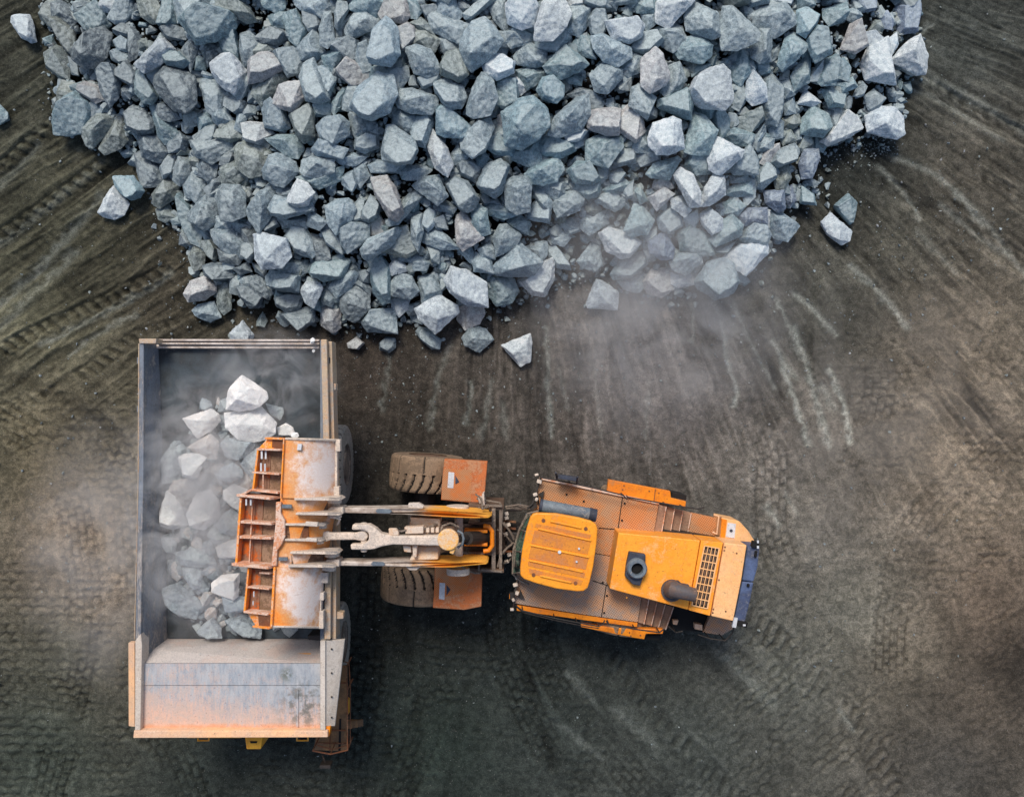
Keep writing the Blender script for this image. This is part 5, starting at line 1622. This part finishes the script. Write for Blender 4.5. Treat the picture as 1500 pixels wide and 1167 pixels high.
# bucket, tipped forward: shell, ribbed lip pockets, brackets
bucket_ctr = [(float(P(470, 690, 5.6).x), float(P(470, 690, 5.6).y)), (float(P(452, 868, 5.6).x), float(P(452, 868, 5.6).y))]
M_BUCKET = bucket_mat('dusted_bucket_shell', L(250, 150, 30), L(238, 132, 36, .95), L(238, 222, 212), bucket_ctr, 0.88)
M_BPOCK = paint('pocket_orange_brown', L(208, 106, 40, .85), L(136, 78, 50, .85), L(140, 108, 88), 0.5, 2.2, 0.6)
M_BPOCKD = paint('dusty_brown_pocket', L(124, 98, 74), L(102, 78, 60), L(146, 118, 96), 0.45, 2.0, 0.75)
M_BRIB = paint('dusty_rib_edge', L(206, 140, 100), L(190, 120, 80), L(214, 184, 164), 0.5, 3.0, 0.6)
M_BEDGE = paint('orange_edge', L(252, 156, 44), L(240, 132, 34), L(226, 176, 136), 0.4, 2.4, 0.45)
def sheet(m, a, b, c, d, zf, thick=.1, n=12):
    """curved slab: a-d the left edge, b-c the right edge (photo pixels), zf(t) its height from left to right"""
    lp = lambda p, q, t: (p[0] + (q[0] - p[0]) * t, p[1] + (q[1] - p[1]) * t)
    vs, fs = [], []
    for k in range(n + 1):
        t = k / n; z = zf(t)
        u, w = P(*lp(a, b, t), z), P(*lp(d, c, t), z); dn = Vector((0, 0, thick))
        vs += [u, w, w - dn, u - dn]
    for k in range(n):
        p, q = 4 * k, 4 * k + 4
        for e in range(4): fs.append((p + e, p + (e + 1) % 4, q + (e + 1) % 4, q + e))
    fs += [(0, 3, 2, 1), (4 * n, 4 * n + 1, 4 * n + 2, 4 * n + 3)]
    return m.add(vs, fs)
zs = lambda t: 6.12 - 1.12 * t ** 2.2
m = MB()
sheet(m, (416, 643), (493, 645), (492, 731), (412, 729), zs)
sheet(m, (404, 830), (474, 831), (470, 917), (398, 917), zs)
sheet(m, (411, 729.5), (494, 731.5), (476, 830), (403, 829.5), lambda t: 6.06 - 1.12 * t ** 2.2)
shell = m.build('bucket', M_BUCKET, loader, smooth=True)
m = MB()          # inner back of the bucket below the shell
sheet(m, (384, 650), (490, 650), (468, 912), (378, 910), lambda t: 5.35 - .42 * t, .06, 4)
m.each('bucket_back', M_BPOCKD, shell)
m = MB(); sheet(m, (381, 658), (397, 658), (394, 720), (374, 718), lambda t: 5.45 + .2 * t, .06, 3); sheet(m, (367, 831), (383, 831), (379, 897), (361.5, 894), lambda t: 5.45 + .2 * t, .06, 3)
sheet(m, (356.5, 726), (386, 727), (382, 827), (349.5, 825), lambda t: 5.25 + .35 * t, .06, 4)
m.each('lip_pocket', M_BPOCK, shell)
m = MB(); sheet(m, (397, 658), (416, 658), (412, 721), (394, 720), lambda t: 5.62 + .12 * t, .06, 3); sheet(m, (383, 831), (402, 831), (397, 898), (379, 897), lambda t: 5.62 + .12 * t, .06, 3)
sheet(m, (386, 727), (405, 728), (400, 829), (382, 827), lambda t: 5.56 + .2 * t, .06, 3)
m.each('lip_pocket', M_BPOCKD, shell, label='brown dusty pocket floor along the bucket lip')
m = MB(); m.prism([(380, 655), (392.5, 641.5), (416.5, 642.5), (416.5, 658), (381, 657)], [5.6, 5.7, 6.14, 6.14, 5.6], [5.5, 5.6, 6.0, 6.0, 5.5])
m.prism([(360, 894.5), (397.5, 899), (397.5, 918), (374, 915)], [5.6, 6.14, 6.14, 5.7], [5.5, 6.0, 6.0, 5.6])
m.each('corner_plate', M_BEDGE, shell, bevel=.01)
m = MB(); m.prism([(399, 643.3), (416, 643.8), (416, 657), (398, 656.6)], [5.86, 6.155, 6.155, 5.86], [5.8, 6.1, 6.1, 5.8]); m.prism([(378, 898), (397, 900), (396.5, 917), (379, 915.5)], [5.88, 6.155, 6.155, 5.88], [5.8, 6.1, 6.1, 5.8]); m.each('wear_plate', M_RUST, shell)
m = MB()
def rib(x0, y0, z0, x1, y1, z1, w=.07, h=.3): m.beam(P(x0, y0, z0), P(x1, y1, z1), w, h)
rib(356, 724, 5.5, 405, 729, 6.05, .07, .5); rib(353, 763, 5.45, 403, 766, 5.98); rib(352, 785, 5.45, 402, 787, 5.98); rib(348.5, 824, 5.5, 402, 829, 6.05, .08, .5)
rib(374, 691, 5.62, 413, 694, 5.95, .045); rib(374, 717, 5.62, 412, 721, 5.98, .06); rib(386, 716, 5.8, 386, 690, 5.8, .03, .1)
rib(366, 858, 5.62, 399, 861, 5.95, .045); rib(386, 837, 5.7, 401, 838, 5.95, .05); rib(362, 894, 5.65, 398, 898, 6.0, .06); rib(381, 657.5, 5.65, 416, 658.5, 6.05, .05)
rib(371, 729, 5.62, 366, 824, 5.62, .03, .14); rib(356, 724, 5.5, 371, 716, 5.7, .06, .4); rib(371, 716, 5.7, 381, 718, 5.7, .05, .3)
m.each('rib', M_BRIB, shell, bevel=.008)
m = MB()
m.beam(P(380.5, 656, 5.62), P(373, 717, 5.62), .05, .34); m.beam(P(356, 724, 5.47), P(349, 825, 5.47), .06, .4); m.beam(P(366.5, 830, 5.62), P(360.5, 894, 5.62), .05, .34)
m.beam(P(416.5, 643, 6.15), P(412, 729, 6.15), .035, .14); m.beam(P(403, 830, 6.15), P(398, 917, 6.15), .06, .14)
m.beam(P(392, 641.5, 5.72), P(417, 642.5, 6.16), .05, .2); m.beam(P(374, 916, 5.72), P(398, 918.5, 6.16), .05, .2)
m.each('cutting_edge', M_BEDGE, shell, bevel=.008)
m = MB()
sheet(m, (417, 641), (495, 643.5), (495, 646.5), (417, 644), lambda t: zs(t) + .03, .3)
sheet(m, (398, 916), (470, 917.5), (470, 920.5), (398, 919), lambda t: zs(t) + .03, .3)
m.beam(P(493.5, 646, 4.98), P(493, 728, 4.98), .07, .2); m.beam(P(470.5, 850, 4.98), P(470, 916, 4.98), .06, .2)
m.box(P(496, 652, 4.98), (.14, .34, .25)); m.box(P(472, 872, 4.98), (.14, .22, .25)); m.box(P(471, 906, 4.98), (.16, .5, .25)); m.box(P(494, 722, 4.98), (.16, .4, .25)); m.box(P(476, 845, 4.98), (.2, .3, .2))
m.each('side_edge', M_PALE, shell, bevel=.015)
m = MB(); m.prism([(404, 735), (412, 735), (411, 751), (417, 762), (417.5, 786), (412, 798), (406, 806), (405, 829), (397, 829), (400, 800), (403, 770)], 6.20, 6.08)
m.build('spine_plate', M_BRIB, shell, .02)
for y, x0, x1 in ((731, 431, 502), (752.5, 433, 502), (768, 417, 480), (790.5, 417, 476), (809.5, 425, 498), (829, 422, 494)):
    m = MB()
    zt = lambda x: 5.5 if x > 470 else (6.1 if x < 440 else 5.85)
    m.prism([(x0, y - 1.6), (x1 - 22, y - 2.0), (x1 - 6, y - 2.6), (x1, y), (x1 - 6, y + 2.6), (x1 - 22, y + 2.0), (x0, y + 1.6)], [6.16, 5.85, 5.55, 5.4, 5.55, 5.85, 6.16], [5.8, 5.2, 4.9, 4.9, 4.9, 5.2, 5.8])
    p = P(x1 - 12, y, 5.25); m.lathe(p, (0, 1, 0), [(-.10, .05), (-.10, .2), (.10, .2), (.10, .05)], 18)
    m.each('bracket', M_PALE, shell, bevel=.012)
m = MB(); m.box(P(457, 767, 5.95), (.34, .12, .14), R(-4)); m.box(P(457, 790, 5.9), (.3, .1, .14), R(-4)); m.tube([P(489, 757, 5.5), P(498, 760, 5.3), P(494, 768, 5.1)], .035, 8); m.each('grease_fitting', M_PALE, shell, bevel=.02)
m = MB(); m.prism([(433, 734), (480, 734), (480, 750), (434, 750)], [5.98, 5.3, 5.3, 5.98], [5.9, 5.2, 5.2, 5.9]); m.prism([(427, 812), (474, 812), (473, 827), (427, 827)], [5.98, 5.3, 5.3, 5.98], [5.9, 5.2, 5.2, 5.9]); m.each('pin_recess', M_BROWN, shell)
m = MB(); m.prism([(418, 770), (452, 770), (452, 788), (418, 788)], [6.07, 5.78, 5.78, 6.07], [6.0, 5.7, 5.7, 6.0]); m.each('pin_recess', M_RUST, shell)
m = MB()
for x, y, w, h in ((382, 659, 2.6, 13), (388, 660, 2.4, 12), (381, 678, 2.4, 12), (387, 679, 2.2, 11), (359.5, 731, 2.2, 9), (366, 731, 2.4, 9), (371, 866, 1.6, 8), (370, 880, 1.4, 6)):
    m.prism([(x, y), (x + w, y), (x + w, y + h), (x, y + h)], 5.80, 5.76)
m.prism([(436, 650), (442, 650), (441, 659), (435, 659)], 6.12, 6.05); m.each('wear_marker', M_WHITE, shell)
m = MB(); m.prism([(413, 738.5), (427, 739), (427, 744), (413, 744)], 6.17, 6.1); m.prism([(408, 816), (421, 816), (421, 821), (408, 821)], 6.17, 6.1); m.each('grey_label', M_CAN, shell)

# rear module -------------------------------------------------
m = MB(); m.prism([(790, 745), (1060, 790), (1090, 806), (1070, 890), (1030, 885), (778, 850)], 2.2, .9)
m.prism([(770, 770), (800, 775), (795, 830), (765, 825)], 2.3, .9)
m.build('rear_frame', M_DARK, loader, .02)
ZD = 2.5
m = MB(); m.prism([(790, 701), (965, 738), (958, 779), (905, 777), (900, 815), (760, 790), (786, 740)], ZD, ZD - .14); d1 = m.build('platform', M_DECK, loader, .01)
m = MB(); m.prism([(760, 791), (900, 816), (893, 860), (940, 873), (934, 911), (857, 900), (770, 886), (752, 883), (757, 850)], ZD, ZD - .14); d2 = m.build('platform', M_DECK2, loader, .01)
m = MB()
for a, b in (((912, 727), (905, 777)), ((877, 773), (958, 779)), ((868, 850), (893, 858)), ((888, 857), (881, 903))): m.beam(P(*a, ZD + .005), P(*b, ZD + .005), .025, .02)
for q in ((883, 853), (915, 737), (911, 762), (889, 872), (885, 897), (830, 724), (855, 734)): m.disc(P(*q, ZD), .035, .02, 8)
m.each('deck_seam', M_GROOVE, d1)
m = MB(); m.beam(P(790, 700, ZD), P(965, 737, ZD), .05, .16); m.build('platform_edge', M_BRIB, d1)
m = MB(); m.prism([(757, 886), (857, 901), (934, 912), (933, 918), (857, 908), (757, 894)], ZD - .02, ZD - .3); m.build('platform_edge', M_ORANGE, d2, .01)
# stairs
def stairs(a, b, c, d, n, z0, dz, name='stairs'):
    m = MB(); m2 = MB()
    for k in range(n):
        t0, t1 = k / n, (k + 1) / n
        f = lambda p, q, t: (p[0] + (q[0] - p[0]) * t, p[1] + (q[1] - p[1]) * t)
        m.prism([f(a, b, t0), f(a, b, t1 - .02), f(d, c, t1 - .02), f(d, c, t0)], z0 - dz * k, z0 - dz * k - .22)
        m2.beam(P(*f(a, b, t1 - .03), z0 - dz * k + .02), P(*f(d, c, t1 - .03), z0 - dz * k + .02), .03, .05)
    s = m.build(name, M_STEP, loader, .006); m2.each('step_edge', M_BRIB, s); return s
stairs((965, 739), (1014, 751), (1008, 784), (958, 778), 4, 2.35, .26)
stairs((940, 874), (988, 889), (976, 922), (934, 911), 4, 2.35, .26)
m = MB(); m.prism([(1014, 751), (1056, 760), (1053, 792), (1008, 785)], 1.62, 1.4); m.build('rear_step', M_DECK, loader, .01)
m = MB(); m.prism([(1041, 900), (1076, 906), (1073, 921), (1058, 930), (1030, 926)], 1.72, 1.5); m.build('rear_step', M_DECK2, loader, .01)
m = MB(); m.prism([(985, 880), (1042, 896), (1034, 926), (978, 921)], 1.35, .9); m.build('dark_hollow_box', M_BLACK, loader, .02)  # black box in place of the shade in the chassis hollow
m = MB(); m.prism([(1018, 913), (1029, 915), (1029, 923), (1018, 921)], 1.75, 1.5); m.prism([(986, 908), (994, 908), (992, 915), (986, 914)], 1.6, 1.4); m.each('tow_hook', M_TRPEACH, loader, bevel=.01)
m = MB(); m.prism([(1057, 758), (1083, 763), (1096, 777), (1108, 796), (1095, 800), (1080, 793), (1055, 787)], [2.35, 2.35, 2.3, 2.2, 2.2, 2.3, 2.35], 1.2)
bx = m.build('fuel_box', M_PEACH, loader, .03)
m = MB(); m.prism([(1057, 759), (1065, 761), (1062, 788), (1055.5, 786.5)], 2.362, 2.3); m.build('orange_stripe', M_ORANGE, bx)
m = MB(); m.prism([(1066, 765), (1078, 767), (1076, 788), (1063, 786)], 2.360, 2.3); m.build('label_plate', M_WHITE, bx); m2 = MB(); m2.disc(P(1071, 777, 2.36), .05, .012, 10); m2.build('filler_cap', M_CHAR, bx)
m = MB(); m.tube([P(1046, 754, 2.6), P(1053, 756, 2.7), P(1050, 782, 2.7), P(1044, 779, 2.6)], .03, 8); m.tube([P(1053, 756, 2.7), P(1056, 757, 2.2)], .025, 6); m.build('grab_bar', M_TRPEACH, loader)
# fenders over the rear wheels
m = MB(); m.prism([(891, 702), (982, 719), (983, 729), (1005, 734), (1004, 744), (960, 735), (889, 721)], 2.42, 2.2)
rf = m.build('rear_fender', M_ORANGE, loader, .02)
m = MB(); m.beam(P(960, 716, 2.44), P(958, 734, 2.44), .02, .03)
for q in ((914, 711), (912, 717), (951, 719), (965, 722)): m.disc(P(*q, 2.42), .025, .02, 8)
m.each('bolt', M_RUST, rf)
m = MB(); m.prism([(851, 913), (900, 919), (972, 921), (971, 928), (946, 928), (944, 936), (930, 934), (890, 926), (851, 918)], 2.36, 2.14); rf2 = m.build('rear_fender', M_ORANGE, loader, .02)
m = MB()
for q in ((905, 922), (922, 926), (938, 930), (924, 931)): m.disc(P(*q, 2.36), .025, .02, 8)
m.each('bolt', M_RUST, rf2)
m = MB(); m.prism([(984, 720.5), (1006, 725.5), (1005, 733), (984, 728)], 1.9, .9); m.each('mudflap', M_GROOVE, loader, bevel=.01)
m = MB(); m.prism([(945, 929.5), (968, 930), (966, 937.5), (943, 936.5)], 1.9, .9); m.each('mudflap', M_GROOVE, loader, bevel=.01)
# hood
ZH = 3.5
m = MB(); m.prism([(906, 780), (1026, 791), (1008, 893), (893, 862)], ZH, 2.3)
m.prism([(1014, 889), (1008, 893), (1010, 885)], ZH, 2.3)
hood = m.build('engine_hood', M_HOOD, loader, .03)
m = MB(); m.prism([(1027, 791.2), (1059, 794.5), (1040, 901.5), (1009, 893.2)], ZH, 2.35)
# frame of the grille opening is left proud, the opening is dark inside
gr = m.build('grille_surround', M_HOOD, hood, .01)
m = MB(); m.prism([(1032, 799), (1053.5, 803), (1036, 891), (1013.5, 886)], ZH + .012, ZH - .02); m.build('grille_opening', M_BLACK, gr)
m = MB()
f = lambda p, q, t: (p[0] + (q[0] - p[0]) * t, p[1] + (q[1] - p[1]) * t)
for k in range(9):
    t = k / 8
    a, b = f((1032, 799), (1013.5, 886), t), f((1053.5, 803), (1036, 891), t); m.beam(P(*a, ZH + .035), P(*b, ZH + .035), .03, .03)
for k in range(5):
    t = k / 4
    a, b = f((1032, 799), (1053.5, 803), t), f((1013.5, 886), (1036, 891), t); m.beam(P(*a, ZH + .03), P(*b, ZH + .03), .022 if 0 < k < 4 else .04, .03)
for k in range(11):
    t = (k + .5) / 11
    a, b = f((1032, 799), (1053.5, 803), .1 + .8 * (k % 2)), f((1013.5, 886), (1036, 891), .1 + .8 * (k % 2))
m.build('grille_bars', M_PEACH, gr)
m = MB()
for t in (.16, .38, .6, .84):
    a, b = f((1032, 799), (1053.5, 803), t), f((1013.5, 886), (1036, 891), t); m.beam(P(*f(a, b, .04), ZH + .014), P(*f(a, b, .96), ZH + .014), .04, .01)
m.build('cooling_fin', M_BROWN, gr)
m = MB(); m.prism([(1061, 794.7), (1094, 798), (1086, 850), (1074, 909.5), (1042, 902)], ZH + .01, 2.2); rp_ = m.build('rear_cover', M_PEACH, loader, .03)
m = MB()
for q in ((1062, 801), (1061, 806), (1079, 810), (1053, 849), (1045, 892), (1044, 897), (1063, 895)): m.disc(P(*q, ZH + .008), .028, .015, 8)
m.each('bolt', M_RUST, rp_)
m = MB()
for q in ((934, 788), (952, 790), (972, 803), (995, 804), (1010, 806), (926, 797), (918, 875), (952, 806), (935, 868), (902, 850), (976, 880), (960, 874), (917, 795), (905, 845)): m.disc(P(*q, ZH), .018, .012, 7)
m.prism([(912, 785), (918, 786), (916, 820), (908, 819)], ZH + .012, ZH - .01); m.prism([(1006, 795), (1007.2, 795), (992, 884), (990.8, 884)], ZH + .006, ZH - .01)
m.build('hood_panel', M_HOOD, hood, .004)
m = MB(); m.prism([(922, 808), (946, 812), (944.5, 838), (938, 858), (927, 856), (916, 844), (918, 826)], ZH + .22, ZH - .02); it = m.build('air_intake', M_CHAR, hood, .03)
m = MB(); c = P(932, 831, ZH + .16); m.lathe(c, (0, 0, 1), [(0, .31), (.20, .30), (.25, .25), (.25, .17), (.06, .16), (.06, .02)], 30); 
# lathe uses z as its up reference; turn it by hand
def ring(m, c, prof, n=30):
    c = Vector(c); vs = []; fs = []
    for h, r in prof:
        for k in range(n):
            t = 2 * math.pi * k / n; vs.append(c + Vector((math.cos(t) * r, math.sin(t) * r, h)))
    for i in range(len(prof) - 1):
        for k in range(n):
            k2 = (k + 1) % n; fs.append((i * n + k, i * n + k2, (i + 1) * n + k2, (i + 1) * n + k))
    fs.append([(len(prof) - 1) * n + k for k in range(n)]); return m.add(vs, fs)
m = MB(); ring(m, c, [(0, .31), (.20, .30), (.25, .26), (.25, .18), (.06, .17)]); m.build('intake_ring', M_CAN, it, smooth=True)
m = MB(); m.disc(P(932, 831, ZH + .225), .165, .01, 24); m.build('intake_throat', M_BLACK, it)
m = MB(); m.disc(P(984, 864, ZH), .33, .08, 24); m.tube([P(985, 863, ZH + .05), P(985, 863, ZH + .28), P(988, 864, ZH + .45), P(996, 866, ZH + .52), P(1018, 871, ZH + .5)], [.27, .27, .25, .22, .20], 20)
ex = m.build('exhaust_pipe', M_EXH, loader, smooth=True)
m = MB(); m.prism([(979, 851), (995, 851), (999, 855), (1010, 857), (1010, 866), (996, 862), (978, 858)], ZH + .2, ZH); m.prism([(979, 870), (990, 872), (988, 880), (979, 877)], ZH + .12, ZH); m.each('exhaust_clamp', M_CHAR, ex, bevel=.02)
# rear guard (blue grey)
m = MB(); m.prism([(1095, 799), (1113, 801), (1110, 830), (1104, 852), (1087, 850)], 3.2, 1.2); m.prism([(1087, 851), (1104, 853), (1099, 880), (1091, 912), (1075, 909.5)], 3.18, 1.2)
rg = m.each('rear_guard', M_BLUE, loader, bevel=.04)
m = MB(); m.box(P(1106, 797, 3.2), (.22, .2, .2), YAWR); m.box(P(1087, 913, 3.2), (.3, .16, .2), YAWR); m.box(P(1107, 811, 3.25), (.08, .2, .08), YAWR); m.box(P(1096, 857, 3.22), (.08, .1, .08), YAWR); m.each('rear_lamp', M_BLACK, rg, bevel=.02)
m = MB(); m.box(P(1110, 801, 3.3), (.06, .08, .06)); m.box(P(1110, 793, 3.3), (.05, .08, .06)); m.box(P(1090, 915, 3.3), (.08, .05, .06)); m.box(P(1076, 911, 3.2), (.12, .3, .1), YAWR); m.each('lamp_lens', M_WHITE, rg)

# cab: glass house with pillars, ribbed orange roof
ZC = 4.15
roof_poly = [(781, 752.5), (786, 751), (815, 752), (848, 758), (866, 763), (873, 768), (875.5, 775), (874, 795), (869, 830), (864, 852), (861, 861), (855, 865.5), (845, 866), (815, 862), (785, 854), (768, 848), (762.5, 843), (762, 832), (765, 805), (772, 772), (777, 757)]
cx_, cy_ = 819, 808
shr = lambda k: [(cx_ + (x - cx_) * k, cy_ + (y - cy_) * k) for x, y in roof_poly]
m = MB(); top = [P(x, y, 3.95) for x, y in shr(.9)]; bot = [Vector((P(x, y, 3.95).x, P(x, y, 3.95).y, 2.42)) for x, y in shr(.88)]
m.loft(top, bot); cabin = m.build('cab', M_GLASS, loader)
# windscreen bulging forward, with frame
wt = [(779, 757), (770, 778), (763, 808), (761, 838)]; wb = [(773, 752), (761, 775), (752, 806), (751, 840)]
m = MB()
for i in range(3):
    a, b = P(*wt[i], 3.95), P(*wt[i + 1], 3.95); c_, d_ = P(*wb[i + 1], 2.9), P(*wb[i], 2.9)
    m.add([a, b, c_, d_, a + Vector((.04, 0, 0)), b + Vector((.04, 0, 0)), c_ + Vector((.04, 0, 0)), d_ + Vector((.04, 0, 0))], [(0, 1, 2, 3), (7, 6, 5, 4), (0, 4, 5, 1), (1, 5, 6, 2), (2, 6, 7, 3), (3, 7, 4, 0)])
m.build('windscreen', M_GLASS, cabin)
m = MB(); m.tube([P(x, y, 2.92) for x, y in [(790, 748)] + wb + [(762, 850), (775, 856)]], .035, 8)
for a, b in zip(wt, wb): m.tube([P(*a, 3.95), P(*b, 2.9)], .02, 6)
m.tube([P(778, 753, 3.5), P(765, 764, 3.3), P(756, 790, 3.2), P(753, 830, 3.2)], .014, 6)
m.build('window_frame', M_HOSE, cabin)
m = MB(); m.prism(roof_poly, ZC, ZC - .22); roof = m.build('cab_roof', M_ROOF, loader, .04)
M_ROOFP = paint('dusty_orange_roof_panel', L(222, 140, 48, .9), L(206, 124, 52, .9), L(190, 124, 72), 0.4, 2.6, 0.55)
def rp4(m, a, b, c, d, z): m.prism([a, b, c, d], z, z - .03)
m = MB()
for a, b, c, d in (((786, 759), (800, 760), (852, 771), (866, 776)), ((785, 766), (866, 783), (864, 789), (783, 772)), ((783, 776), (865, 794), (861, 812), (778, 796)), ((778, 800), (862, 818), (858, 834), (774, 818)), ((773, 822), (857, 839), (855, 846), (774, 829)), ((774, 832), (854, 850), (851, 857), (776, 840))):
    if a == (786, 759): continue
    rp4(m, a, b, c, d, ZC + .012)
m.each('roof_panel', M_ROOFP, roof, bevel=.005)
m = MB()
for a, b in (((806, 763), (852, 773)), ((788, 774), (866, 791.5)), ((777, 798), (863, 816)), ((775, 820.5), (854, 837.5)), ((791, 843), (837, 853))): m.beam(P(*a, ZC + .02), P(*b, ZC + .02), .055, .07)
m.each('roof_ridge', M_ROOF, roof, bevel=.02)
m = MB()
for q in ((796, 762), (858, 774), (781.5, 841.5), (843, 853.5)): m.disc(P(*q, ZC + .005), .055, .02, 14)
m.each('roof_plug', M_RUST, roof)
m = MB()
for q, r in (((819.5, 808), .05), ((848, 803), .03), ((844.5, 822), .03)): m.disc(P(*q, ZC + .02), r, .05, 12)
m.each('beacon_base', M_WHITE, roof)
m = MB(); a, b = P(792, 740, 3.55), P(869, 754, 3.55); m.tube([a, a + (b - a) * .03, a + (b - a) * .9, b], [.16, .19, .19, .17], 24)
cn = m.build('air_cleaner', M_CAN, loader, smooth=True)
m = MB(); m.tube([a + (b - a) * .92, b + (b - a) * .06], [.205, .19], 20); m.tube([a + (b - a) * -.02, a + (b - a) * .03], .2, 20); m.box(a + (b - a) * .5 + Vector((0, -.1, .15)), (.2, .06, .06), YAWR); m.build('end_cap', M_CHAR, cn)

# handrails, mirrors, lamps
def rail(pts, z, base, posts, r=.022):
    m = MB()
    m.tube([P(x, y, z) for x, y in pts], r, 8)
    for x, y in posts:
        t = P(x, y, z); m.tube([t, Vector((t.x, t.y, base))], r * .9, 6)
    m.build('handrail', M_DARK, loader)
rail([(755, 886), (765, 894), (812, 905), (857, 913.5), (877, 917), (883, 914), (886, 908)], 3.0, 2.4, [(765, 894), (812, 905), (845, 911), (877, 917)])
rail([(888, 909), (892, 914), (930, 921), (966, 926), (972, 921)], 3.0, 2.4, [(892, 914), (930, 921), (966, 926)])
rail([(757, 889), (767, 897), (812, 908), (857, 917), (877, 920)], 2.7, 2.4, [], .016)
rail([(792, 699), (835, 707), (868, 714), (913, 725), (918, 731)], 3.0, 2.4, [(792, 699), (835, 707), (868, 714), (913, 725)])
rail([(920, 728), (960, 735), (1000, 742), (1022, 745), (1032, 743)], 2.9, 2.3, [(920, 728), (975, 738), (1000, 742)])
rail([(1022, 929), (1040, 935), (1062, 938), (1072, 928), (1077, 915)], 2.5, 1.6, [(1040, 935), (1062, 938), (1077, 915)])
rail([(978, 916), (990, 926), (1000, 924)], 2.3, 1.2, [(990, 926)])
m = MB(); m.prism([(818, 695), (845, 699), (844, 705), (817, 701)], 3.3, 2.9); m.tube([P(814, 692, 3.3), P(816, 703, 2.9)], .03, 8); m.tube([P(846, 698, 3.3), P(845, 708, 2.9)], .03, 8); m.each('side_mirror', M_CHAR, loader, bevel=.02)
m = MB()
for x, y in ((786, 695), (790, 705), (784, 724), (786, 731), (752, 878), (757, 868), (750, 892), (757, 845), (755, 856)): m.box(P(x, y, 2.75), (random.uniform(.08, .16), random.uniform(.06, .12), .12), random.uniform(-.6, .6))
m.each('work_lamp', M_PALE, loader, bevel=.02)
m = MB(); m.tube([P(792, 700, 2.6), P(786, 720, 2.7), P(789, 738, 2.6)], .03, 8); m.tube([P(786, 722, 2.7), P(780, 738, 2.8), P(772, 745, 2.8)], .03, 8); m.tube([P(760, 848, 2.7), P(754, 866, 2.8), P(752, 890, 2.7)], .03, 8)
m.prism([(789, 724), (797, 719), (795, 730)], 2.65, 2.5); m.prism([(762, 864), (768, 877), (760, 875)], 2.65, 2.5); m.box(P(750, 872, 2.7), (.14, .22, .12)); m.box(P(781, 742, 2.7), (.24, .12, .12), .5); m.each('lamp_bracket', M_DARK, loader)
m = MB(); m.prism([(746, 871), (754, 873), (753, 879), (746, 877)], 2.7, 2.5); m.each('corner_plate', M_ORANGE, loader, bevel=.01)

# ================================================================ DUST hanging in the air
def dust_cloud(name, c, size, dens, nscale, thr, seed, label, flat=1.0, col=(0.985, 0.965, 0.95, 1)):
    bm = bmesh.new(); bmesh.ops.create_icosphere(bm, subdivisions=3, radius=1.0)
    me = bpy.data.meshes.new(name); bm.to_mesh(me); bm.free()
    me.shade_smooth()
    o = bpy.data.objects.new(name, me); COL.objects.link(o); o.location = c; o.scale = size
    s = NT('airborne_dust')
    tc = s.n('ShaderNodeTexCoord'); vl = s.n('ShaderNodeVectorMath', operation='LENGTH'); s.l(tc.outputs['Object'], vl.inputs[0])
    fall = s.ramp(vl.outputs['Value'], 1.0, 0.25)
    mp = s.n('ShaderNodeMapping'); mp.inputs['Location'].default_value = (seed * 3.1, seed * 1.7, seed)
    g = s.n('ShaderNodeNewGeometry'); s.l(g.outputs['Position'], mp.inputs[0])
    nz = s.noise(mp.outputs[0], nscale, 6, 0.66, 1.2)
    d = s.math('MULTIPLY', s.math('MULTIPLY', s.ramp(nz, thr + .05, thr + .25), fall), dens)
    v = s.n('ShaderNodeVolumePrincipled'); v.inputs['Color'].default_value = col
    v.inputs['Anisotropy'].default_value = 0.1
    s.l(d, v.inputs['Density']); s.l(v.outputs[0], s.out.inputs['Volume'])
    me.materials.append(s.m)
    return tag(o, label, kind='stuff')
pc = P(300, 740, 4.4)
dust_cloud('dust_cloud', (pc.x, pc.y, 4.5), (3.0, 4.7, 1.35), 1.4, 1.05, .37, 1, 'pale dust rising from the rocks tipped into the truck bed')
pc = P(400, 560, 4.6)
dust_cloud('dust_cloud', (pc.x, pc.y, 4.6), (2.3, 2.0, 1.0), 0.9, 1.1, .38, 4, 'thin dust drifting over the rear of the truck bed')
pc = P(150, 800, 1.6)
dust_cloud('dust_cloud', (pc.x, pc.y, 1.6), (3.2, 5.4, 1.7), 0.30, 0.5, .32, 9, 'dust spilling over the left side of the truck onto the ground')
pc = P(960, 440, 1.7)
dust_cloud('dust_cloud', (pc.x, pc.y, 1.8), (5.4, 5.8, 2.6), 0.27, 0.42, .32, 7, 'low veil of dust over the bare ground below the pile')
pc = P(330, 700, 5.2)
dust_cloud('dust_cloud', (pc.x, pc.y, 5.3), (2.2, 2.0, .7), 1.6, 1.3, .42, 21, 'small white puffs of dust beside the tipping bucket')
pc = P(1280, 600, 1.0)
dust_cloud('dust_cloud', (pc.x, pc.y, 1.0), (6.5, 6.5, 1.3), 0.12, 0.35, .34, 15, 'faint brownish dust over the ground at the right', col=(0.9, 0.84, 0.76, 1))
